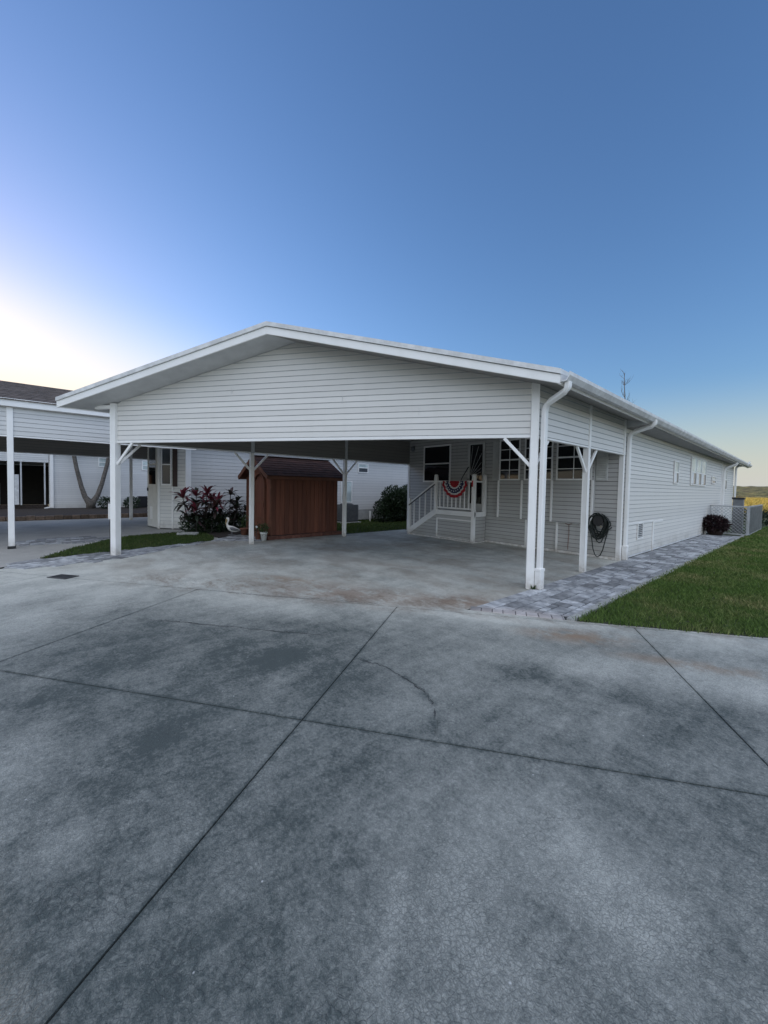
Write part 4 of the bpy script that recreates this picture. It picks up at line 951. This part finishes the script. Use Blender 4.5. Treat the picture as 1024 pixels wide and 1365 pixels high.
# splash block and stones by the neighbour's corner
m = MB(); o_ = Vector((-12.9, 3.2, 0)); u_ = Vector((.5, .86, 0)).normalized(); v_ = Vector((-u_.y, u_.x, 0))
for a0, a1, b0, b1, c1 in ((-.28, .28, -.14, .14, .03), (-.28, .28, -.14, -.1, .08), (-.28, .28, .1, .14, .08), (-.28, -.24, -.1, .1, .1)): m.obox(o_, u_, v_, Z, a0, a1, b0, b1, 0.004, c1)
tagone(m.build('splash_block', CURBM, None, .01), 'pale splash block lying on the grass at the neighbour porch corner', 'splash block')

# ================================================================== TI PLANTS
def rosette(mb, c, n, L, wdt, rr, tilt0=10, tilt1=95):
    for k in range(n):
        az = rr.uniform(0, 2*math.pi); t0 = R(rr.uniform(tilt0, tilt1)); l_ = L*rr.uniform(.65, 1.15); w_ = wdt*rr.uniform(.8, 1.2)
        h_ = Vector((math.cos(az), math.sin(az), 0)); side = Vector((-h_.y, h_.x, 0)); p = Vector(c); pts = []; seg = 6; tt = t0
        for j in range(seg+1):
            f = j/seg; ww = w_*math.sin(math.pi*min(1, (f*.92+.08)))**.8 if j < seg else .001
            pts.append((p.copy(), ww)); d_ = h_*math.sin(tt)+Z*math.cos(tt); p = p+d_*(l_/seg); tt += R(rr.uniform(6, 15))
        i = len(mb.v)
        for q_, ww in pts:
            nrm = side.cross(Z); mb.v += [tuple(q_-side*ww+Z*ww*.35), tuple(q_), tuple(q_+side*ww+Z*ww*.35)]
        for j in range(seg):
            b = i+j*3; mb.f += [(b, b+1, b+4, b+3), (b+1, b+2, b+5, b+4)]
def ti(name, canes, label, leaf_top, seed, L=.47):
    rr = random.Random(seed); c0 = canes[0]; t = thing(name, (c0[0], c0[1], 0), label, 'plant', 'broad-leaved plants by the neighbour wall'); st_ = MB(); l1 = MB(); l2 = MB()
    for (x, y, h_, dx, dy) in canes:
        p = [(x, y, 0), (x+dx*.4, y+dy*.4, h_*.5), (x+dx, y+dy, h_)]; st_.tube(p, [.018, .016, .012], 6)
        rosette(l1, (x+dx, y+dy, h_-.02), 17, L, .048, rr, 5, 85); rosette(l2, (x+dx*.8, y+dy*.8, h_*.8), 13, L*.95, .048, rr, 35, 110)
        rosette(l2, (x+dx*.5, y+dy*.5, h_*.5), 11, L*.85, .044, rr, 40, 115)
    st_.build('stem', BARKD, t); l2.build('leaf', LEAF_TID, t, label='dark green purple lower leaves'); l1.build('leaf', leaf_top, t, label='burgundy upper leaves'); return t
ti('ti_plant', [(-13.3, 3.35, 1.15, .1, -.22), (-13.5, 3.6, 1.2, 0, 0), (-13.3, 3.75, 1.22, .1, .1), (-13.6, 3.95, 1.05, 0, .15), (-13.1, 3.5, .75, .15, -.05), (-13.1, 3.95, .85, .1, .1), (-13.4, 4.15, .95, .0, .1)], 'wide burgundy-leaved plant clump against the neighbour white corner', LEAF_TI, 11)
ti('ti_plant', [(-13.2, 4.55, 1.25, .0, .05), (-13.4, 4.75, 1.0, .0, .15), (-13.0, 4.6, .8, .1, .1), (-13.2, 4.9, .7, 0, .2)], 'tall narrow dark-leaved plant behind the bird statue', LEAF_TID, 12, .36)
m = MB()
for k in range(5): foliage(m, (-13.25+.1*random.uniform(-1, 1), 3.4+k*.36, .28), .34, .32, .32, 420, .026, .12, 20+k, .3, .2)
ush = thing('low_shrub', (-13.2, 4.1, 0), 'low dark green shrub under the burgundy plants', 'shrub'); m.build('foliage', LEAF_DARK, ush)
m = MB()
for k in range(6): m.tube([(-13.2, 3.5+k*.25, 0), (-13.2+random.uniform(-.15, .15), 3.5+k*.25, .35)], .01, 5)
m.build('stem', BARKD, ush)

# hedge bush in the gap
hb = thing('hedge_bush', (-13.3, 12.2, 0), 'dense dark rounded bush in the gap beside the far end of the drive', 'bush')
m = MB(); rr = random.Random(5)
for k in range(16): foliage(m, (-13.3+rr.uniform(-.35, .35), 11.4+2.9*(k+.5)/16+rr.uniform(-.2, .2), .3+(.95*((k*7) % 16)/15)), .55, .6, .45, 850, .035, .11, 40+k, .35, .35)
m.build('foliage', LEAF_DARK, hb)
m = MB()
for k in range(7): m.tube([(-13.35, 11.7+k*.35, 0), (-13.35+rr.uniform(-.1, .1), 11.7+k*.35+rr.uniform(-.15, .15), .9)], [.025, .012], 6)
m.build('trunk', BARKD, hb)
m = MB(); m.box(-13.1, -13.2, 10.85, 10.92, 0, .45) if False else m.tube([(-13.6, 11.0, 0), (-13.6, 11.0, .5)], .035, 8); tagone(m.build('standpipe', TRIM, None), 'short white pipe standing in the grass left of the dark bush', 'pipe')

# ================================================================== NEIGHBOUR A (left)
A = thing('neighbour_home', (-17, 8, 0), 'neighbouring white home with brown shingle carport roof and corner porch, left of the shed', 'house', 'neighbouring homes')
ax0, ax1 = -19.45, -12.45
ar = -15.95; azt = lambda x: 4.5-.3*abs(x-ar)
def acarport(root, x0, x1, y0, y1, rx_, zr, slope, zbot, posts, shmat, tiles):
    zt_ = lambda x: zr-slope*abs(x-rx_)
    for x, sg in ((x1, 1), (x0, -1)):
        m = MB()
        m.siding((x+sg*.03, 0, 0), Y, Vector((sg, 0, 0)), zbot+.03, zt_(x)-.15, lambda z: (y0, y1), .104)
        o = m.build('side_valance', SIDING_B, root); m = MB()
        m.siding((x-sg*.03, 0, 0), Y, Vector((-sg, 0, 0)), zbot+.03, zt_(x)-.15, lambda z: (y0, y1), .104); m.build('inner_face', INNER, o)
        t = MB(); t.box(x-.04, x+.04, y0, y1, zbot, zbot+.03); t.build('valance_trim', TRIM, o)
        g_ = MB(); xe = x+sg*.16; g_.box(min(xe, xe-sg*.13), max(xe, xe-sg*.13), y0-.3, y1, zt_(x)-.20, zt_(x)-.02); g_.build('gutter', TRIM, root, .006)
        for (yy, kk) in posts:
            if kk == sg: B1('post', TRIM, root, x-.055+sg*.01, x+.055+sg*.01, yy-.055, yy+.055, 0, zt_(x)-.21, .005)
    m = MB(); 
    for sg, xe in ((1, x1+.2), (-1, x0-.2)): shroof(m, (xe, 0, zt_(xe)), (rx_, 0, zr), y0-.35, y1, 14, tiles, 3+sg)
    rf_ = m.build('roof', shmat, root)
    m = MB()
    for xe in (x1+.15, x0-.15): m.face([(xe, y0-.3, zt_(xe)-.03), (xe, y1, zt_(xe)-.03), (rx_, y1, zr-.05), (rx_, y0-.3, zr-.05)])
    m.build('roof_deck', CEIL, rf_)
    m = MB(); m.siding((x0, y0, 0), X, -Y, zbot+.03, zr-.1, lambda z: (max(0, rx_-x0-max(0, (zr-.12-z)/slope)), min(x1-x0, rx_-x0+max(0, (zr-.12-z)/slope))), .104)
    m.build('gable_wall', SIDING_B, root)
    return rf_
acarport(A, ax0, ax1, -5.2, 3.3, ar, 4.5, .29, 2.60, [(-.69, 1), (-5.1, 1), (-5.1, -1), (2.6, -1)], SHINGLE_BR, 40)
m = MB(); m.box(ax1-.05+.01, ax1+.08, -.76, -.62, .0, .06); m.build('post_foot', BLACK, A)
hx0, hx1, hy0, hy1 = -21.4, -14.45, 3.52, 20
m = MB(); m.siding((hx1, hy0, 0), Y, X, .5, 3.15, lambda z: (0, hy1-hy0), .125); aw = m.build('side_wall', SIDING_B, A)
m = MB(); m.siding((hx1-.01, hy0, 0), Y, X, .03, .5, lambda z: (0, hy1-hy0), .24); m.build('skirting', simple("grey_skirting", (.42, .42, .41), .8, .15), aw)
m = MB(); m.siding((hx0, 4.3, 0), X, -Y, .03, 3.15, lambda z: (0, 16.3-11.2), .125); m.face([(hx0, 4.3, 0), (hx0, hy1, 0), (hx0, hy1, 3.15), (hx0, 4.3, 3.15)]); m.face([(hx0, hy1, 0), (hx1, hy1, 0), (hx1, hy1, 3.15), (hx0, hy1, 3.15)]); m.build('front_wall', SIDING_B, A)
m = MB(); m.box(hx1-.09, hx1+.03, hy0-.02, hy0+.16, .0, 3.15); m.build('corner_post', TRIM, A, .006)
# roof of the house part
m = MB(); hrx = (hx0+hx1)/2; shroof(m, (hx1+.35, 0, 3.12), (hrx, 0, 4.2), 3.31, hy1+.3, 14, 60, 7); shroof(m, (hx0-.35, 0, 3.12), (hrx, 0, 4.2), 3.31, hy1+.3, 14, 60, 8); m.build('roof', SHINGLE_BR, A)
m = MB(); m.box(hx0-.33, hx1+.33, 3.32, hy1+.3, 3.0, 3.1); m.build('soffit', SOFFIT, A)
# corner porch
P0, P1, P3 = Vector((-16.32, 2.70, 0)), Vector((-15.18, 2.84, 0)), Vector((-14.46, 3.52, 0))
ud = (P1-P0).normalized(); nd_ = Vector((ud.y, -ud.x, 0)); Ld = (P1-P0).length
up_ = (P3-P1).normalized(); np_ = Vector((up_.y, -up_.x, 0)); Lp = (P3-P1).length
m = MB(); m.siding(P1, up_, np_, .03, 3.0, lambda z: (0, Lp), .125); m.siding(P0, ud, nd_, .03, 3.0, lambda z: (0, Ld), .125); m.face([P0, Vector((-16.32, 4.3, 0)), Vector((-16.32, 4.3, 3)), P0+Z*3]); m.build('porch_wall', siding_mat("cream_porch_siding", (.78, .765, .73)), A)
m = MB(); m.obox(P0, ud, Z, nd_, .08, Ld-.08, .04, 2.95, .005, .03); pd = m.build('porch_door', CREAM, A, .004)
m = MB(); m.obox(P0, ud, Z, nd_, .25, Ld-.22, 1.55, 2.22, .024, .034); m.build('door_pane', GLASS, pd)
m = MB(); m.obox(P0, ud, Z, nd_, .25, Ld-.22, 2.28, 2.85, .024, .033); m.build('door_pane', BLINDLOW, pd)
m = MB(); m.obox(P0, ud, Z, nd_, .35, .6, .3, .75, .025, .04); m.build('pet_flap', TRIM, pd, .004)
m = MB(); m.obox(P0, ud, Z, nd_, .14, .17, 1.3, 1.42, .03, .07); m.build('door_knob', BLACK, pd)
m = MB(); m.obox(P1, up_, Z, np_, -.02, .06, .0, 3.0, .012, .04); m.obox(P1, up_, Z, np_, .5, .56, .0, 1.5, .012, .04); m.build('corner_trim', TRIM, A, .004)
window(A, P1+up_*.10+Z*1.52+np_*.016, up_, np_, .40, 1.30, fr=.05, midfrac=.55, top=BLINDLOW)
m = MB(); m.obox(P1, up_, Z, np_, .545, .70, 1.48, 2.95, .016, .05); m.build('shutter', BROWN, A, .004)
# windows on its long wall
window(A, Vector((hx1+.016, 9.95, .85)), Y, X, .62, 1.0, fr=.04, mid=False, top=BLIND); window(A, Vector((hx1+.016, 10.9, 2.25)), Y, X, .6, .44, fr=.04, midfrac=.55, bot=BLINDLOW, top=BLIND)
# condenser beside it
ac = thing('air_conditioner', (-13.85, 9.9, 0), 'dark grey boxy condenser unit on the grass behind the right shed post', 'air conditioner')
m = MB(); m.box(-14.2, -13.5, 9.5, 10.25, .06, .80); m.build('casing', DARKGREY, ac, .02)
m = MB()
for k in range(22):
    z_ = .12+k*.03; m.box(-14.21, -13.49, 9.49, 10.26, z_, z_+.012)
m.build('louvre', GREYMETAL, ac)
m = MB(); m.lathe((-13.85, 9.87, .80), [(.3, 0), (.3, .02), (.26, .03), (.001, .035)], 20); m.build('fan_guard', BLACK, ac)
m = MB(); m.box(-14.3, -13.4, 9.4, 10.35, .0, .06); m.build('pad', CURBM, ac, .01)

# ================================================================== NEIGHBOUR B (beyond)
Bh = thing('far_neighbour_home', (-30, 5, 0), 'white home at far left seen through the neighbouring carport behind the forked tree', 'house', 'neighbouring homes')
bX = -27.6
m = MB(); m.siding((bX, -.05, 0), Y, X, .1, 3.2, lambda z: (0, 20), .104); bw = m.build('side_wall', SIDING_B, Bh)
acarport(Bh, -34.5, bX, -9, -.06, -31, 4.7, .29, 2.58, [(-8.9, 1), (-4.5, 1)], SHINGLE_BR, 30)
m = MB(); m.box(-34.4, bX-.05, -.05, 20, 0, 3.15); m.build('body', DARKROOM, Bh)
m = MB(); m.box(-34.6, -34.55, -9, -.06, 0, 3.2); m.build('side_wall', DARKROOM, Bh)  # solid dark wall added to stop low sun passing through the carport
m = MB(); shroof(m, (bX+.3, 0, 3.2), (-31, 0, 4.4), -.05, 20.3, 14, 60, 9); shroof(m, (-34.8, 0, 3.2), (-31, 0, 4.4), -.05, 20.3, 14, 60, 10); m.build('roof', SHINGLE_BR, Bh)
for yy in (-1.15, -.22): B1('post', SOFFIT, Bh, bX-.06, bX, yy-.032, yy+.032, .3, 2.6, .005)
m = MB(); m.box(bX-.0, bX+.09, .0, .14, .12, 3.1); m.bar((bX+.05, .07, .2), (bX+.1, -.25, .1), .08, .08); m.build('downspout', TRIM, Bh, .008)
window(Bh, Vector((bX+.016, 2.1, 2.45)), Y, X, .5, .55, fr=.05, top=BLIND, bot=BLIND); window(Bh, Vector((bX+.016, 4.25, 2.35)), Y, X, .45, .6, fr=.05, top=BLIND, bot=BLIND)
m = MB(); m.box(bX-.4, bX-.1, -9, -.1, 0.0, .3); m.build('carport_kerb', SOIL, Bh)
# bed with brick edging
m = MB(); m.box(-27.55, -20.95, -9, 9, -.05, .104); struct(m, 'raised_bed', SOIL)
bw_ = thing('brick_edging', (-20.85, 0, 0), 'low weathered brick edging along the raised planting bed at far left', 'edging'); m = MB(); rr = random.Random(6); y = -9
while y < 9: m.box(-20.96, -20.78+rr.uniform(-.01, .01), y, y+.27, 0, .17+rr.uniform(-.01, .015)); y += .285
m.build('brick', REDBRICK if False else TANBRICK, bw_, .008)
# forked tree
tr = thing('forked_tree', (-26.9, 1.66, .1), 'tree with two bare trunks forking in a V in front of the far white wall', 'tree')
m = MB(); m.tube([(-26.9, 1.72, .1), (-26.9, 1.66, .4), (-26.95, 1.45, .75), (-27, 1.3, 1.3), (-27.05, 1.1, 2.3), (-27.1, .95, 3.3), (-27.1, .85, 4.3)], [.24, .19, .13, .11, .10, .095, .09], 10)
m.tube([(-26.9, 1.68, .15), (-26.9, 1.8, .45), (-26.95, 2.02, .85), (-27, 2.22, 1.5), (-27, 2.45, 2.5), (-27, 2.65, 3.6), (-27, 2.7, 4.4)], [.2, .16, .125, .11, .10, .09, .085], 10)
m.build('trunk', BARK, tr, 0, True)
m = MB(); rr = random.Random(8)
for c in ((-27.1, .85, 4.3), (-27, 2.7, 4.4)): rosette(m, c, 22, 1.2, .06, rr, 20, 100)
m.build('crown', LEAF_DARK, tr)
for i, (y, s, lab) in enumerate(((2.4, .42, 'dark spiky shrub in the raised bed left of the carport corner post'), (3.55, .38, 'dark low shrub in the raised bed right of the carport corner post'))):
    sbs = thing('shrub', (-26.2, y, .12), lab, 'shrub', 'shrubs in the raised bed'); m = MB(); foliage(m, (-26.2, y, .4), .4, s, .32, 420, .03, .16, 60+i, .5, .3); m.build('foliage', LEAF_DARK, sbs)
    m = MB(); m.tube([(-26.2, y, .12), (-26.2, y, .45)], .02, 6); m.build('stem', BARKD, sbs)
m = MB(); m.box(-27.2, -26.8, 3.95, 4.45, .13, .78); bx_ = m.build('black_box', BLACK, None, .02); tagone(bx_, 'black box standing against the far white wall below its small window', 'box')
m = MB(); m.box(-28.6, -28.0, -2.75, -2.0, 0, 1.45); cab = m.build('storage_cabinet', CABINET, None, .01); tagone(cab, 'pale grey cabinet in the dark carport at far left', 'cabinet')
m = MB(); m.box(-28.5, -28.1, -2.7, -2.1, 1.452, 2.1); tagone(m.build('storage_bundle', CAST, None, .06), 'brown bundle piled on top of the pale cabinet at far left', 'bundle')
m = MB(); m.box(-28.4, -28.0, -1.52, -1.25, .3, 1.9); tagone(m.build('folded_board', TRIM_DIRTY, None, .01), 'narrow white board standing upright in the dark far carport', 'board')

# ================================================================== SMALL YARD THINGS
dg_ = thing('drain_grate', (-8.29, .16, 0), 'small dark iron drain grate set in the concrete near the left paver strip', 'drain grate')
m = MB(); u_, v_ = S, T; o_ = Vector((-8.29, .16, 0))
for a0, a1, b0, b1 in ((-.19, .19, -.13, -.1), (-.19, .19, .1, .104), (-.19, -.16, -.1, .1), (.16, .19, -.1, .1)): m.obox(o_, u_, v_, Z, a0, a1, b0, b1, .001, .012)
m.build('rim', IRON, dg_)
m = MB()
for k in range(9): m.obox(o_, u_, v_, Z, -.15+k*.036, -.135+k*.036, -.1, .1, .001, .010)
m.build('bar', IRON, dg_); m = MB(); m.obox(o_, u_, v_, Z, -.16, .16, -.1, .1, .0005, .003); m.build('pit', BLACK, dg_)
sp_ = thing('utility_stake', (-10.33, 1.02, 0), 'thin black stake with a white sleeve beside the left carport post', 'stake')
m = MB(); m.tube([(-10.30, .99, 0), (-10.30, .99, .78)], .012, 8); m.build('stake', BLACK, sp_)
m = MB(); m.box(-10.335, -10.265, .955, 1.025, .78, 1.12); m.build('sleeve', TRIM, sp_, .006)
# lattice screen at the back right
LATM = simple('weathered_grey_lattice', (.50, .51, .52), .6, .15, 5)
lat = thing('lattice_screen', (-2.4, 20.2, 0), 'grey-white diagonal lattice screen at the far end of the paver walk', 'lattice screen')
def lattice(o, u, n, L, h_):
    o, u, n = Vector(o), Vector(u), Vector(n); m = MB(); sp = .085; wd = .044
    for sg, off in ((1, .0), (-1, .012)):
        k = -h_ if sg > 0 else 0
        c = -h_ if sg > 0 else 0.0
        c = -h_; 
        while c < L+h_:
            # line a = c + sg*b
            if sg > 0: b0 = max(0, -c); b1 = min(h_, L-c)
            else: b0 = max(0, c-L); b1 = min(h_, c)
            if b1-b0 > .02:
                p = o+u*(c+sg*b0)+Z*b0+n*off; q = o+u*(c+sg*b1)+Z*b1+n*off; m.bar(p, q, .008, wd, n)
            c += sp*1.414
    f = m.build('lattice_panel', LATM, lat); r = MB()
    for a0, a1, b0, b1 in ((0, L, 0, .05), (0, L, h_-.05, h_), (0, .05, .05, h_-.05), (L-.05, L, .05, h_-.05)): r.obox(o, u, Z, n, a0, a1, b0, b1, -.015, .03)
    r.build('panel_frame', LATM, f, .003)
lattice((-3.05, 20.0, .02), X, -Y, 1.15, 1.12); lattice((-1.9, 20.0, .02), Y, X, 4.4, 1.12)
ub = thing('utility_pedestal', (-2.36, 21.4, 0), 'grey metal utility box rising above the white lattice', 'utility box'); m = MB(); m.box(-2.52, -2.2, 21.3, 21.6, 0, 1.38); m.build('casing', GREYMETAL, ub, .01); m = MB(); m.box(-2.55, -2.17, 21.27, 21.63, 1.38, 1.46); m.build('lid', BLACK, ub, .01)
fp = thing('planter', (-2.75, 19.4, 0), 'dark planter with bushy burgundy foliage at the far end of the paver walk', 'planter')
m = MB(); m.lathe((-2.75, 19.35, .01), [(.2, 0), (.28, .22), (.30, .24), (.30, .28), (.26, .28), (.001, .25)], 18); m.build('pot', simple('dark_brown_pot', (.05, .03, .024), .7), fp, 0, True)
m = MB(); foliage(m, (-2.78, 19.3, .42), .42, .4, .30, 1500, .03, .13, 70, .3, .2); m.build('foliage', LEAF_BURG, fp)
m = MB(); m.box(-3.05, -3.01, 19.2, 19.24, .0, .62); tagone(m.build('marker_post', TRIM, None, .005), 'thin white post against the wall beside the dark planter', 'post')
# low hedge behind the lawn
hg = thing('low_hedge', (0, 28.5, 0), 'long low dark hedge across the back of the right lawn', 'hedge'); m = MB(); rr = random.Random(12)
for k in range(30): foliage(m, (-3.2+k*.36, 28.6+rr.uniform(-.2, .2), .38), .35, .4, .36, 170, .04, .13, 100+k, .4, .5)
m.build('foliage', LEAF_DARK, hg); m = MB()
for k in range(20): m.tube([(-3+k*.5, 28.6, -.06), (-3+k*.5, 28.6, .5)], .02, 5)
m.build('stem', BARKD, hg)
# bare tree behind the roof
bt_ = thing('bare_tree', (-9.2, 30.0, 0), 'slender leafless tree rising behind the roof of the white home', 'tree'); m = MB(); br = MB(); rr = random.Random(21)
tp = [Vector((-9.2+.25*math.sin(z*.5), 30+.1*math.sin(z), z)) for z in np.linspace(0, 9.8, 24)]
m.tube(tp, [.09*(1-i/24)+.010 for i in range(24)], 7); m.build('trunk', BARKD, bt_, 0, True)
def branch(p, d, L, r_, depth):
    n = 5; pts = [p]; dd = d.copy()
    for k in range(n): dd = (dd+Vector((rr.gauss(0, .12), rr.gauss(0, .12), .10))).normalized(); pts.append(pts[-1]+dd*L/n)
    br.tube(pts, [r_*(1-.75*k/n) for k in range(n+1)], 4)
    if depth:
        for _ in range(4):
            k = rr.randint(1, n); a = rr.uniform(0, 6.28); branch(pts[k], (dd+Vector((math.cos(a), math.sin(a), .4))*.9).normalized(), L*.5, r_*.5, depth-1)
for i in range(60):
    z = rr.uniform(3.5, 9.6); k = int(z/9.8*23); a = rr.uniform(0, 6.28); branch(tp[k].copy(), Vector((math.cos(a), math.sin(a), .75)).normalized(), rr.uniform(.6, 1.5)*(1.3-z/12), .013, 1)
br.build('branch', BARKD, bt_)

# tall sunlit meadow beyond the hedge, seen past the end of the house
MEADOW = [(-12, 42), (14, 42), (40, 150), (-40, 150)]
MG = grass_mat("sun_toned_meadow_blades", (.40, .30, .07), (.58, .45, .12), (.62, .48, .2), .6)  # low sun's gold put into the blades, added tall to catch light
def dens_m(x, y):
    if x is None: return 11
    return np.clip((60/np.maximum(y, 1))**1.3, .15, 1)
blades('meadow_grass', MEADOW, dens_m, .75, .03, MG, 'tall golden sunlit meadow grass beyond the low dark hedge')
